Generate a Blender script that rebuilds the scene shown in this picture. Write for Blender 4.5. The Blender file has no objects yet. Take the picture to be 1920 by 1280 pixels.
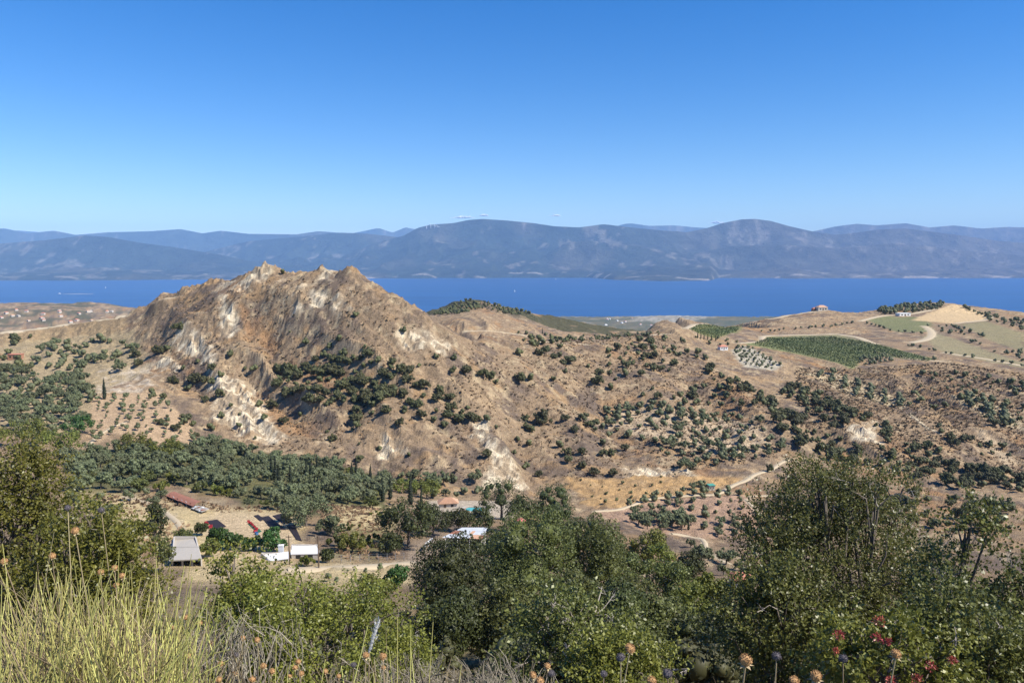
import bpy, bmesh, math, random
import numpy as np
from mathutils import Vector, Matrix

# ------------------------------------------------------------------ camera, sky, sun, exposure
S = bpy.context.scene
COL = S.collection
CAMZ, FPX, PITCH = 330.0, 1400.0, math.atan((640 - 487) / 1400.0)
cam_d = bpy.data.cameras.new('camera'); cam = bpy.data.objects.new('camera', cam_d); COL.objects.link(cam)
cam.location = (0, 0, CAMZ); cam.rotation_euler = (math.pi / 2 - PITCH, 0, 0)
cam_d.sensor_width = 36; cam_d.lens = 36 * FPX / 1920; cam_d.clip_start = 0.1; cam_d.clip_end = 200000
S.camera = cam

SUN_AZ, SUN_EL = math.radians(112), math.radians(47)
W = bpy.data.worlds.new('World'); S.world = W; W.use_nodes = True
wn, wl = W.node_tree.nodes, W.node_tree.links
bg = wn['Background']
sky = wn.new('ShaderNodeTexSky'); sky.sky_type = 'NISHITA'; sky.sun_disc = False
sky.sun_elevation = SUN_EL; sky.sun_rotation = SUN_AZ
sky.altitude = 300; sky.air_density = 1.0; sky.dust_density = 0.15; sky.ozone_density = 4.0
hs = wn.new('ShaderNodeHueSaturation'); hs.inputs['Saturation'].default_value = 1.42; hs.inputs['Hue'].default_value = 0.511
wl.new(sky.outputs[0], hs.inputs['Color']); wl.new(hs.outputs[0], bg.inputs[0])
bg.inputs[1].default_value = 0.10
sd = bpy.data.lights.new('sun', 'SUN'); sun = bpy.data.objects.new('sun', sd); COL.objects.link(sun)
sd.energy = 5.0; sd.angle = math.radians(0.5); sd.color = (1.0, 0.94, 0.84)
SV = Vector((math.sin(SUN_AZ) * math.cos(SUN_EL), math.cos(SUN_AZ) * math.cos(SUN_EL), math.sin(SUN_EL)))
sun.rotation_euler = SV.to_track_quat('Z', 'Y').to_euler(); sun.location = (50, -20, 400)
S.view_settings.view_transform = 'Standard'; S.view_settings.look = 'None'
S.view_settings.gamma = 1.0; S.view_settings.use_curve_mapping = False; S.view_settings.exposure = 0.66
S.cycles.max_bounces = 5; S.cycles.diffuse_bounces = 2; S.cycles.glossy_bounces = 2
S.cycles.transmission_bounces = 3; S.cycles.volume_bounces = 2; S.cycles.transparent_max_bounces = 4
S.cycles.use_denoising = True

R = random.Random(7)
G = np.random.default_rng(11)

# ------------------------------------------------------------------ helpers
def ray(px, py):
    """pixel of the photograph -> slope of the sight line: x = a*Y, z = CAMZ + b*Y"""
    px = np.asarray(px, float); py = np.asarray(py, float)
    u = (px - 960) / FPX; v = (640 - py) / FPX
    dy = math.cos(PITCH) + v * math.sin(PITCH); dz = -math.sin(PITCH) + v * math.cos(PITCH)
    return u / dy, dz / dy

def at(px, py, Y):
    a, b = ray(px, py)
    return np.stack([a * Y, np.asarray(Y, float) + 0 * a, CAMZ + b * Y], -1)

def vhash(ix, iy, seed):
    h = (ix.astype(np.int64) * 374761393 + iy.astype(np.int64) * 668265263 + seed * 974634347) & 0xffffffff
    h = ((h ^ (h >> 13)) * 1274126177) & 0xffffffff
    return ((h ^ (h >> 16)) & 0xffffff) / float(0xffffff)

def vnoise(x, y, seed=0):
    ix = np.floor(x); iy = np.floor(y); fx = x - ix; fy = y - iy
    fx = fx * fx * fx * (fx * (fx * 6 - 15) + 10); fy = fy * fy * fy * (fy * (fy * 6 - 15) + 10)
    a = vhash(ix, iy, seed); b = vhash(ix + 1, iy, seed); c = vhash(ix, iy + 1, seed); d = vhash(ix + 1, iy + 1, seed)
    return (a + (b - a) * fx) * (1 - fy) + (c + (d - c) * fx) * fy

def fbm(x, y, sc, octs=4, seed=0):
    t = np.zeros_like(x); amp = 0.5; f = 1.0 / sc
    for o in range(octs):
        t += amp * (vnoise(x * f + 17.3 * o, y * f - 9.1 * o, seed + o) - 0.5) * 2
        amp *= 0.5; f *= 2.03
    return t

def ridged(x, y, sc, octs=4, seed=0):
    t = np.zeros_like(x); amp = 0.55; f = 1.0 / sc
    for o in range(octs):
        n = 1 - np.abs(vnoise(x * f + 31.7 * o, y * f + 11.3 * o, seed + o) * 2 - 1)
        t += amp * n * n; amp *= 0.5; f *= 2.05
    return t

def sstep(a, b, x):
    t = np.clip((x - a) / (b - a), 0, 1); return t * t * (3 - 2 * t)

def tag(o, label=None, cat=None, group=None, kind=None):
    if label: o['label'] = label
    if cat: o['category'] = cat
    if group: o['group'] = group
    if kind: o['kind'] = kind
    return o

def np_mesh(name, verts, quads=None, tris=None, mats=(), attrs=None, smooth=False, matidx=None):
    me = bpy.data.meshes.new(name)
    verts = np.asarray(verts, np.float32)
    nq = 0 if quads is None else len(quads); nt = 0 if tris is None else len(tris)
    loops = []
    if nq: loops.append(np.asarray(quads, np.int32).ravel())
    if nt: loops.append(np.asarray(tris, np.int32).ravel())
    loops = np.concatenate(loops)
    me.vertices.add(len(verts)); me.vertices.foreach_set('co', verts.ravel())
    me.loops.add(len(loops)); me.loops.foreach_set('vertex_index', loops)
    me.polygons.add(nq + nt)
    st = np.concatenate([np.arange(nq) * 4, nq * 4 + np.arange(nt) * 3]).astype(np.int32)
    me.polygons.foreach_set('loop_start', st)
    if matidx is not None: me.polygons.foreach_set('material_index', np.asarray(matidx, np.int32))
    if smooth: me.polygons.foreach_set('use_smooth', np.ones(nq + nt, bool))
    for k, arr in (attrs or {}).items():
        arr = np.asarray(arr, np.float32)
        if arr.ndim == 2:
            at_ = me.attributes.new(k, 'FLOAT_COLOR', 'POINT')
            c4 = np.ones((len(arr), 4), np.float32); c4[:, :3] = arr; at_.data.foreach_set('color', c4.ravel())
        else:
            at_ = me.attributes.new(k, 'FLOAT', 'POINT'); at_.data.foreach_set('value', arr)
    for m in mats: me.materials.append(m)
    me.update(calc_edges=True)
    return me

def link(name, me, parent=None, loc=None, rz=0.0, sc=None):
    o = bpy.data.objects.new(name, me); COL.objects.link(o)
    if parent is not None: o.parent = parent
    if loc is not None: o.location = tuple(float(c) for c in loc)
    if rz: o.rotation_euler = (0, 0, rz)
    if sc is not None: o.scale = (sc, sc, sc) if np.isscalar(sc) else tuple(sc)
    return o

class MB:
    """collects boxes, bars and tubes and makes one mesh of them"""
    def __init__(s): s.v = []; s.f = []
    def add(s, vs, fs):
        n = len(s.v); s.v += [tuple(map(float, p)) for p in vs]; s.f += [tuple(i + n for i in f) for f in fs]; return s
    def box(s, c, d, rz=0.0):
        cx, cy, cz = c; hx, hy, hz = d[0] / 2, d[1] / 2, d[2] / 2; ca, sa = math.cos(rz), math.sin(rz)
        vs = [(cx + x * ca - y * sa, cy + x * sa + y * ca, cz + z) for z in (-hz, hz) for x, y in ((-hx, -hy), (hx, -hy), (hx, hy), (-hx, hy))]
        return s.add(vs, [(3, 2, 1, 0), (4, 5, 6, 7), (0, 1, 5, 4), (1, 2, 6, 5), (2, 3, 7, 6), (3, 0, 4, 7)])
    def slab(s, p4, th):
        """a plate with 4 given top corners"""
        vs = [(x, y, z - th) for x, y, z in p4] + list(p4)
        return s.add(vs, [(3, 2, 1, 0), (4, 5, 6, 7), (0, 1, 5, 4), (1, 2, 6, 5), (2, 3, 7, 6), (3, 0, 4, 7)])
    def tube(s, pts, rad, n=6):
        v, q = tube_np([np.array(pts, float)], [np.array(rad, float)], n)
        return s.add(v, [tuple(f) for f in q])
    def build(s, name, mat, parent=None, loc=None, smooth=False, bevel=0):
        me = bpy.data.meshes.new(name); me.from_pydata(s.v, [], s.f); me.materials.append(mat)
        if smooth: me.polygons.foreach_set('use_smooth', [True] * len(me.polygons))
        me.update(); o = link(name, me, parent, loc)
        if bevel:
            b = o.modifiers.new('bevel', 'BEVEL'); b.width = bevel; b.segments = 1
        return o

def tube_np(paths, rads, n=5):
    """open tubes along polylines (all in one array)"""
    V, Q = [], []; off = 0
    ang = np.arange(n) * 2 * math.pi / n; ca, sa = np.cos(ang), np.sin(ang)
    for p, r in zip(paths, rads):
        k = len(p); t = np.gradient(p, axis=0); t /= np.linalg.norm(t, axis=1, keepdims=True) + 1e-9
        ref = np.array([0, 0, 1.0]) if abs(t[0, 2]) < 0.9 else np.array([1.0, 0, 0])
        a = np.cross(t, ref); a /= np.linalg.norm(a, axis=1, keepdims=True) + 1e-9; b = np.cross(t, a)
        ring = p[:, None, :] + r[:, None, None] * (a[:, None, :] * ca[None, :, None] + b[:, None, :] * sa[None, :, None])
        V.append(ring.reshape(-1, 3))
        i = np.arange(k - 1)[:, None] * n; j = np.arange(n)[None, :]; j2 = (j + 1) % n
        Q.append(np.stack([i + j, i + j2, i + n + j2, i + n + j], -1).reshape(-1, 4) + off); off += k * n
    return np.concatenate(V), np.concatenate(Q)

# ------------------------------------------------------------------ materials
def nmat(name):
    m = bpy.data.materials.new(name); m.use_nodes = True
    return m, m.node_tree.nodes, m.node_tree.links, m.node_tree.nodes['Principled BSDF']

def plain(name, col, rough=0.8, var=0.25, scale=3.0, bump=0.0, metal=0.0, spec=0.3):
    m, n, l, b = nmat(name)
    tc = n.new('ShaderNodeTexCoord'); nz = n.new('ShaderNodeTexNoise'); nz.inputs['Scale'].default_value = scale
    nz.inputs['Detail'].default_value = 6; nz.inputs['Roughness'].default_value = 0.65
    l.new(tc.outputs['Object'], nz.inputs['Vector'])
    mx = n.new('ShaderNodeMix'); mx.data_type = 'RGBA'
    mx.inputs['A'].default_value = (*[c * (1 - var) for c in col], 1); mx.inputs['B'].default_value = (*[min(1, c * (1 + var)) for c in col], 1)
    l.new(nz.outputs['Fac'], mx.inputs['Factor']); l.new(mx.outputs['Result'], b.inputs['Base Color'])
    b.inputs['Roughness'].default_value = rough; b.inputs['Metallic'].default_value = metal; b.inputs['Specular IOR Level'].default_value = spec
    if bump:
        bp = n.new('ShaderNodeBump'); bp.inputs['Strength'].default_value = bump; l.new(nz.outputs['Fac'], bp.inputs['Height']); l.new(bp.outputs[0], b.inputs['Normal'])
    return m

def leafmat(name, dark, light, rough=0.5, trans=0.25, spec=0.35, tw=None):
    m, n, l, b = nmat(name)
    at_ = n.new('ShaderNodeAttribute'); at_.attribute_name = 'tint'
    oi = n.new('ShaderNodeObjectInfo')
    mx = n.new('ShaderNodeMix'); mx.data_type = 'RGBA'
    mx.inputs['A'].default_value = (*dark, 1); mx.inputs['B'].default_value = (*light, 1)
    l.new(at_.outputs['Fac'], mx.inputs['Factor'])
    hv = n.new('ShaderNodeHueSaturation')
    mr = n.new('ShaderNodeMapRange'); mr.inputs['To Min'].default_value = 0.8; mr.inputs['To Max'].default_value = 1.2
    l.new(oi.outputs['Random'], mr.inputs['Value']); l.new(mr.outputs[0], hv.inputs['Value'])
    mr2 = n.new('ShaderNodeMapRange'); mr2.inputs['To Min'].default_value = 0.485; mr2.inputs['To Max'].default_value = 0.515
    l.new(oi.outputs['Random'], mr2.inputs['Value']); l.new(mr2.outputs[0], hv.inputs['Hue'])
    l.new(mx.outputs['Result'], hv.inputs['Color']); l.new(hv.outputs[0], b.inputs['Base Color'])
    b.inputs['Roughness'].default_value = rough; b.inputs['Specular IOR Level'].default_value = spec
    if trans:
        t = n.new('ShaderNodeBsdfTranslucent'); l.new(hv.outputs[0], t.inputs['Color'])
        ms = n.new('ShaderNodeMixShader'); ms.inputs[0].default_value = trans
        l.new(b.outputs[0], ms.inputs[1]); l.new(t.outputs[0], ms.inputs[2]); l.new(ms.outputs[0], n['Material Output'].inputs['Surface'])
    return m

def cover_mat(name, fine=1.6, bump=0.6, rough=0.95, speck=0.35, bdist=0.6):
    """ground: land-cover colour of each place (attribute) broken up by fine noise"""
    m, n, l, b = nmat(name)
    a = n.new('ShaderNodeAttribute'); a.attribute_name = 'cover'
    g = n.new('ShaderNodeNewGeometry')
    n1 = n.new('ShaderNodeTexNoise'); n1.inputs['Scale'].default_value = fine; n1.inputs['Detail'].default_value = 8; n1.inputs['Roughness'].default_value = 0.7
    n2 = n.new('ShaderNodeTexNoise'); n2.inputs['Scale'].default_value = fine * 0.23; n2.inputs['Detail'].default_value = 5
    l.new(g.outputs['Position'], n1.inputs['Vector']); l.new(g.outputs['Position'], n2.inputs['Vector'])
    mr = n.new('ShaderNodeMapRange'); mr.inputs['From Min'].default_value = 0.3; mr.inputs['From Max'].default_value = 0.7
    mr.inputs['To Min'].default_value = 1 - speck; mr.inputs['To Max'].default_value = 1 + speck
    l.new(n1.outputs['Fac'], mr.inputs['Value'])
    mr2 = n.new('ShaderNodeMapRange'); mr2.inputs['From Min'].default_value = 0.3; mr2.inputs['From Max'].default_value = 0.7
    mr2.inputs['To Min'].default_value = 0.8; mr2.inputs['To Max'].default_value = 1.2
    l.new(n2.outputs['Fac'], mr2.inputs['Value'])
    mm = n.new('ShaderNodeMath'); mm.operation = 'MULTIPLY'; l.new(mr.outputs[0], mm.inputs[0]); l.new(mr2.outputs[0], mm.inputs[1])
    vm = n.new('ShaderNodeVectorMath'); vm.operation = 'SCALE'; l.new(a.outputs['Color'], vm.inputs[0]); l.new(mm.outputs[0], vm.inputs['Scale'])
    l.new(vm.outputs[0], b.inputs['Base Color'])
    bp = n.new('ShaderNodeBump'); bp.inputs['Strength'].default_value = bump; bp.inputs['Distance'].default_value = bdist
    l.new(n1.outputs['Fac'], bp.inputs['Height']); l.new(bp.outputs[0], b.inputs['Normal'])
    b.inputs['Roughness'].default_value = rough; b.inputs['Specular IOR Level'].default_value = 0.1
    return m

M = {}
M['ground'] = cover_mat('ground_cover', fine=1.9, bump=1.0, speck=0.6)
M['mountain'] = cover_mat('mountain_cover', fine=0.0032, bump=1.0, speck=0.55, bdist=170.0)
M['track'] = plain('track_dirt', (0.45, 0.365, 0.24), 0.95, 0.2, 0.6, 0.2)
M['concrete'] = plain('pale_concrete', (0.40, 0.365, 0.31), 0.9, 0.18, 1.5, 0.2)
M['white'] = plain('white_roof', (0.74, 0.73, 0.70), 0.7, 0.1, 0.9)
M['wall'] = plain('plaster', (0.48, 0.44, 0.38), 0.9, 0.2, 1.0)
M['brick'] = plain('brickwork', (0.36, 0.19, 0.12), 0.9, 0.2, 2.0)
M['rust'] = plain('rusty_sheet', (0.30, 0.13, 0.08), 0.75, 0.35, 1.2)
M['tile'] = plain('clay_tile', (0.50, 0.30, 0.19), 0.85, 0.3, 2.5)
M['redtile'] = plain('red_clay_tile', (0.48, 0.20, 0.13), 0.85, 0.25, 2.0)
M['zinc'] = plain('zinc_sheet', (0.50, 0.52, 0.54), 0.55, 0.3, 0.8)
M['dark'] = plain('dark_opening', (0.03, 0.028, 0.025), 0.9, 0.2, 2.0)
M['raisin'] = plain('black_raisins', (0.022, 0.016, 0.02), 0.8, 0.4, 6.0, 0.5)
M['redcrate'] = plain('red_plastic', (0.34, 0.03, 0.035), 0.45, 0.2, 4.0)
M['net'] = plain('green_net', (0.02, 0.10, 0.05), 0.8, 0.3, 4.0)
M['blue'] = plain('blue_plastic', (0.05, 0.14, 0.30), 0.5, 0.2, 4.0)
M['wood'] = plain('weathered_wood', (0.13, 0.095, 0.065), 0.9, 0.3, 4.0)
M['bark'] = plain('grey_bark', (0.15, 0.125, 0.10), 0.95, 0.35, 5.0, 0.4)
M['twig'] = plain('bare_twig', (0.34, 0.30, 0.26), 0.9, 0.25, 9.0)
M['water'] = plain('pool_water', (0.10, 0.38, 0.36), 0.08, 0.05, 2.0, 0.0, 0.0, 0.5)
M['pink'] = plain('faded_red_cloth', (0.46, 0.13, 0.12), 0.8, 0.15, 2.0)
M['gmetal'] = plain('green_painted_metal', (0.08, 0.30, 0.22), 0.5, 0.15, 2.0)
M['steel'] = plain('grey_steel', (0.22, 0.23, 0.25), 0.5, 0.15, 2.0)
M['boat'] = plain('boat_white', (0.85, 0.85, 0.85), 0.4, 0.03, 1.0)
M['shrub'] = leafmat('evergreen_leaf', (0.032, 0.035, 0.012), (0.130, 0.130, 0.050), 0.6, 0.12)
M['olive'] = leafmat('olive_leaf', (0.058, 0.068, 0.030), (0.175, 0.195, 0.092), 0.6, 0.12)
M['oak'] = leafmat('oak_leaf', (0.036, 0.044, 0.011), (0.165, 0.180, 0.050), 0.5, 0.2)
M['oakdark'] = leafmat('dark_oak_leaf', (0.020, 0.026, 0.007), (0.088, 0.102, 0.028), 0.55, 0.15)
M['fig'] = leafmat('fresh_green_leaf', (0.075, 0.090, 0.014), (0.23, 0.24, 0.05), 0.5, 0.3)
M['mulberry'] = leafmat('mulberry_leaf', (0.022, 0.055, 0.012), (0.085, 0.155, 0.035), 0.5, 0.25)
M['kermes'] = leafmat('kermes_leaf', (0.044, 0.052, 0.010), (0.25, 0.26, 0.070), 0.42, 0.32, 0.5)
M['mastic'] = leafmat('mastic_leaf', (0.070, 0.080, 0.010), (0.285, 0.28, 0.055), 0.42, 0.3, 0.45)
M['cypress'] = leafmat('cypress_leaf', (0.010, 0.016, 0.007), (0.035, 0.045, 0.018), 0.7, 0.05)
M['vine'] = leafmat('vine_leaf', (0.055, 0.085, 0.025), (0.16, 0.20, 0.075), 0.6, 0.1)
M['scrub'] = leafmat('dry_scrub_leaf', (0.13, 0.092, 0.060), (0.46, 0.32, 0.18), 0.9, 0.3, 0.05)
M['greyscrub'] = leafmat('grey_scrub_leaf', (0.055, 0.048, 0.034), (0.16, 0.135, 0.085), 0.9, 0.1, 0.05)
M['broom'] = leafmat('broom_stem', (0.27, 0.235, 0.07), (0.76, 0.72, 0.25), 0.6, 0.2, 0.3)
M['straw'] = leafmat('dry_straw', (0.20, 0.15, 0.085), (0.62, 0.49, 0.29), 0.8, 0.15, 0.2)
M['greytwig'] = leafmat('grey_thorn_twig', (0.12, 0.10, 0.075), (0.36, 0.31, 0.24), 0.85, 0.0, 0.2)
M['head_tan'] = plain('dried_head_tan', (0.46, 0.27, 0.12), 0.9, 0.4, 160.0, 0.8)
M['head_grey'] = plain('dried_head_grey', (0.12, 0.105, 0.11), 0.9, 0.35, 160.0, 0.8)
M['redberry'] = leafmat('red_fruit', (0.24, 0.03, 0.03), (0.50, 0.11, 0.09), 0.4, 0.15, 0.4)
M['plume'] = leafmat('white_plume', (0.85, 0.82, 0.76), (0.95, 0.93, 0.88), 0.8, 0.55, 0.2)

# ------------------------------------------------------------------ terrain: control points -> height field
CP = []
def cps(lst):
    for px, py, Y in lst: CP.append(at(px, py, Y))
def cpw(lst):
    for x, y, z in lst: CP.append(np.array([x, y, CAMZ + z], float))
# slope under the camera
for Y, z in ((-4, -1.2), (0, -1.65), (2.5, -2.0), (5, -3.3), (10, -6.6), (20, -13), (40, -25), (60, -34.5), (80, -41.5), (110, -52)):
    for u in (-0.85, -0.4, 0, 0.4, 0.85): cpw([(u * (Y + 8), Y, z)])
# farm terrace and valley floor
cps([(345, 1058, 142), (620, 1064, 142), (760, 1058, 148), (100, 1060, 142), (480, 985, 186), (400, 960, 200), (345, 945, 214), (560, 985, 188),
     (200, 940, 216), (60, 900, 240), (650, 965, 205), (870, 1030, 170), (840, 952, 262), (890, 957, 258), (700, 955, 240), (250, 895, 258), (450, 890, 275),
     (600, 900, 290), (100, 850, 290), (300, 862, 308), (200, 735, 392), (270, 790, 352), (170, 800, 340), (385, 850, 318), (330, 765, 372),
     (1000, 1000, 210), (1100, 985, 245), (1300, 1080, 190), (1500, 1080, 200), (1700, 1080, 205), (1900, 1080, 210),
     (1180, 955, 292), (1300, 990, 270), (1400, 950, 300), (1300, 925, 318), (1450, 1000, 280), (1550, 930, 325), (1700, 930, 330), (1850, 930, 340)])
# foot of the eroded hill
foot = [(430, 815, 362), (480, 845, 345), (540, 872, 330), (620, 890, 322), (700, 900, 322), (800, 905, 322), (880, 915, 322), (960, 918, 325), (1050, 905, 335), (1150, 893, 342), (1250, 890, 348), (1350, 880, 356), (1480, 862, 382), (1600, 880, 378), (1750, 885, 385), (1900, 890, 395)]
cps(foot)
# its crest
crest = [(230, 593, 560), (262, 577, 552), (300, 562, 545), (342, 541, 535), (362, 537, 530), (395, 528, 522), (415, 529, 518), (440, 524, 512), (470, 511, 504), (485, 503, 500), (497, 499, 498), (512, 504, 496), (530, 514, 494), (560, 511, 490), (585, 509, 487), (605, 506, 484), (622, 509, 480),
         (640, 516, 476), (655, 507, 472), (668, 512, 468), (690, 527, 460), (715, 541, 454), (740, 556, 449), (770, 577, 443), (800, 600, 438), (830, 620, 436)]
cps(crest)
for px, py, Y in crest:                      # the hidden far side falls away
    a = at(px, py, Y); CP.append(np.array([a[0] * 1.14, Y * 1.14 + 10, a[2] - 42]))
# slope between crest and foot
cps([(400, 640, 455), (350, 650, 460), (300, 640, 490), (450, 700, 425), (500, 620, 450), (560, 640, 436), (620, 620, 435), (700, 640, 418), (560, 720, 400), (650, 730, 390), (600, 800, 362), (700, 800, 356), (760, 700, 400), (780, 640, 425),
     (800, 760, 376), (820, 840, 346), (900, 790, 372), (930, 840, 350), (860, 720, 398), (500, 780, 380), (440, 760, 394), (380, 740, 412), (330, 700, 430)])
# left shoulder, saddle road
cps([(0, 622, 560), (60, 615, 570), (130, 606, 575), (190, 599, 570), (100, 640, 530), (30, 660, 490), (200, 640, 510), (250, 640, 505), (100, 700, 450), (200, 690, 450), (60, 760, 375), (0, 700, 440), (0, 800, 320), (260, 700, 445)])
# saddle to the right of the hill
cps([(850, 628, 470), (900, 623, 500), (960, 626, 530), (1020, 634, 560), (1090, 637, 590), (1160, 630, 620), (1230, 622, 650), (1270, 612, 660), (950, 680, 455), (1000, 720, 440), (900, 740, 400), (1000, 790, 400), (1000, 850, 362), (1100, 690, 500), (1100, 760, 440), (1100, 830, 380), (1200, 700, 505), (1200, 770, 440), (1200, 840, 385),
     (1300, 690, 540), (1320, 760, 455), (1300, 830, 395), (1400, 720, 520), (1420, 790, 430), (1480, 780, 440), (1500, 720, 530)])
# plateau with fields on the right
cps([(1250, 603, 690), (1320, 650, 640), (1300, 620, 720), (1270, 595, 760), (1370, 610, 860), (1420, 600, 920), (1480, 590, 960), (1535, 580, 990), (1600, 588, 1000), (1640, 582, 1060), (1700, 571, 1120), (1760, 567, 1130), (1800, 572, 1080), (1850, 590, 980), (1900, 602, 880), (1950, 612, 860),
     (1450, 670, 610), (1380, 655, 640), (1590, 693, 585), (1480, 640, 730), (1560, 628, 780), (1620, 660, 660), (1700, 672, 625), (1650, 615, 840), (1700, 600, 920), (1800, 610, 860), (1800, 632, 770), (1850, 660, 680), (1760, 650, 700), (1900, 690, 590), (1560, 610, 880), (1420, 625, 800),
     (1560, 720, 545), (1640, 750, 500), (1640, 710, 560), (1720, 700, 575), (1720, 760, 490), (1800, 730, 535), (1800, 800, 440), (1900, 760, 500), (1900, 830, 430), (1650, 820, 420), (1560, 800, 430), (1730, 840, 410)])
# hill behind the saddle, hidden ground and the coastal plain
cps([(820, 588, 1000), (850, 570, 1020), (880, 559, 1040), (910, 567, 1050), (950, 577, 1080), (1000, 588, 1150), (900, 583, 860), (860, 600, 800), (940, 592, 880), (980, 605, 900), (1040, 602, 1300), (1100, 612, 1500), (1050, 620, 1000), (1150, 625, 1500)])
cpw([(-100, 720, -110), (60, 700, -95), (140, 760, -110), (250, 900, -120), (-60, 1250, -120), (100, 1400, -160), (300, 1300, -160),
     (-380, 760, -110), (-300, 700, -90), (-450, 900, -140), (-600, 1200, -175), (-300, 1300, -190), (-900, 1500, -190), (-1000, 1700, -185), (-600, 1700, -185),
     (420, 1150, -120), (600, 1300, -140), (800, 1400, -150), (900, 1200, -120), (700, 1700, -240), (1200, 1800, -240)])
cps([(0, 566, 2500), (60, 567, 2550), (110, 568, 2500), (170, 571, 2400), (235, 577, 2300), (0, 590, 2100), (120, 590, 2050), (200, 596, 2000), (320, 590, 2300)])
for u in np.linspace(-0.85, 0.85, 9):
    cpw([(u * 4450, 4450, -330), (u * 5000, 5000, -352), (u * 3700, 3700, -322)])
    if u > -0.3: cpw([(u * 2800, 2800, -312), (u * 2100, 2100, -290)])
    else: cpw([(u * 3300, 3300, -280)])
CP = np.array(CP); ex = CP[:, :2]; _, keep = np.unique(np.round(ex, 1), axis=0, return_index=True); CP = CP[np.sort(keep)]
N = len(CP)
D = np.linalg.norm(CP[:, None, :2] - CP[None, :, :2], axis=2)
A = np.zeros((N + 3, N + 3)); A[:N, :N] = -D - 0.0 * np.eye(N); A[:N, N] = 1; A[:N, N + 1:] = CP[:, :2] / 1000; A[N, :N] = 1; A[N + 1:, :N] = CP[:, :2].T / 1000
wts = np.linalg.solve(A, np.concatenate([CP[:, 2], np.zeros(3)]))

def base_h(x, y):
    sh = x.shape; x = x.ravel(); y = y.ravel(); out = np.empty_like(x)
    c0 = CP[:, 0].astype(np.float32); c1 = CP[:, 1].astype(np.float32); w32 = wts[:N].astype(np.float32)
    for i in range(0, len(x), 40000):
        xs = x[i:i + 40000].astype(np.float32); ys = y[i:i + 40000].astype(np.float32)
        d = np.sqrt((xs[:, None] - c0) ** 2 + (ys[:, None] - c1) ** 2)
        out[i:i + 40000] = -(d @ w32).astype(float) + wts[N] + wts[N + 1] * xs / 1000 + wts[N + 2] * ys / 1000
    return out.reshape(sh)

NU = 530
Us = np.linspace(-0.86, 0.86, NU)
Ys = np.concatenate([np.linspace(-4, 2, 8), 2 * (240 / 2) ** (np.arange(1, 131) / 130), np.arange(241, 680, 1.05), np.arange(681, 1250, 2.6), 1252 * (5000 / 1252) ** (np.arange(0, 105) / 104)])
NY = len(Ys)
GX = Us[None, :] * (Ys[:, None] + 8); GY = np.repeat(Ys[:, None], NU, 1)
# control evaluation on a thinner set of rows/columns, then interpolated to the full grid
H = base_h(GX, GY)

def sample(grid, x, y):
    x = np.asarray(x, float); y = np.asarray(y, float)
    c = np.clip((x / (y + 8) - Us[0]) / (Us[1] - Us[0]), 0, NU - 1.001); r = np.clip(np.interp(y, Ys, np.arange(NY)), 0, NY - 1.001)
    ci = c.astype(int); ri = r.astype(int); fc = c - ci; fr = r - ri
    return (grid[ri, ci] * (1 - fc) + grid[ri, ci + 1] * fc) * (1 - fr) + (grid[ri + 1, ci] * (1 - fc) + grid[ri + 1, ci + 1] * fc) * fr

def hit(px, py, ymin=120.0):
    """where the sight line of a pixel meets the ground"""
    px = np.atleast_1d(np.asarray(px, float)); py = np.atleast_1d(np.asarray(py, float)); a, b = ray(px, py)
    yy = Ys[(Ys >= ymin)]; out = np.empty((len(px), 3))
    for i in range(0, len(px), 2000):
        aa, bb = a[i:i + 2000, None], b[i:i + 2000, None]
        g = sample(H, aa * yy, np.broadcast_to(yy, (len(aa), len(yy)))) - (CAMZ + bb * yy)
        k = np.argmax(g > 0, axis=1); k = np.where((g > 0).any(1), np.maximum(k, 1), len(yy) - 1)
        rr = np.arange(len(k)); g0, g1 = g[rr, k - 1], g[rr, k]
        t = np.clip(-g0 / np.where(np.abs(g1 - g0) < 1e-9, 1, g1 - g0), 0, 1); Yh = yy[k - 1] + t * (yy[k] - yy[k - 1])
        out[i:i + 2000, 0] = aa[:, 0] * Yh; out[i:i + 2000, 1] = Yh; out[i:i + 2000, 2] = sample(H, aa[:, 0] * Yh, Yh)
    return out

def densify(pts, step=6.0):
    o = []
    for (x0, y0), (x1, y1) in zip(pts[:-1], pts[1:]):
        k = max(1, int(math.hypot(x1 - x0, y1 - y0) / step)); o += [(x0 + (x1 - x0) * i / k, y0 + (y1 - y0) * i / k) for i in range(k)]
    return o + [pts[-1]]

def plan(pts, ymin=120.0, ymax=1280.0):
    d = np.array(densify(pts), float); P = hit(d[:, 0], d[:, 1], ymin)
    for k in range(1, 9):                                  # a point drawn just over the skyline slides down onto the near ground
        bad = P[:, 1] > ymax
        if not bad.any(): break
        P[bad] = hit(d[bad, 0], d[bad, 1] + 2.5 * k, ymin)
    return P[:, :2]

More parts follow.
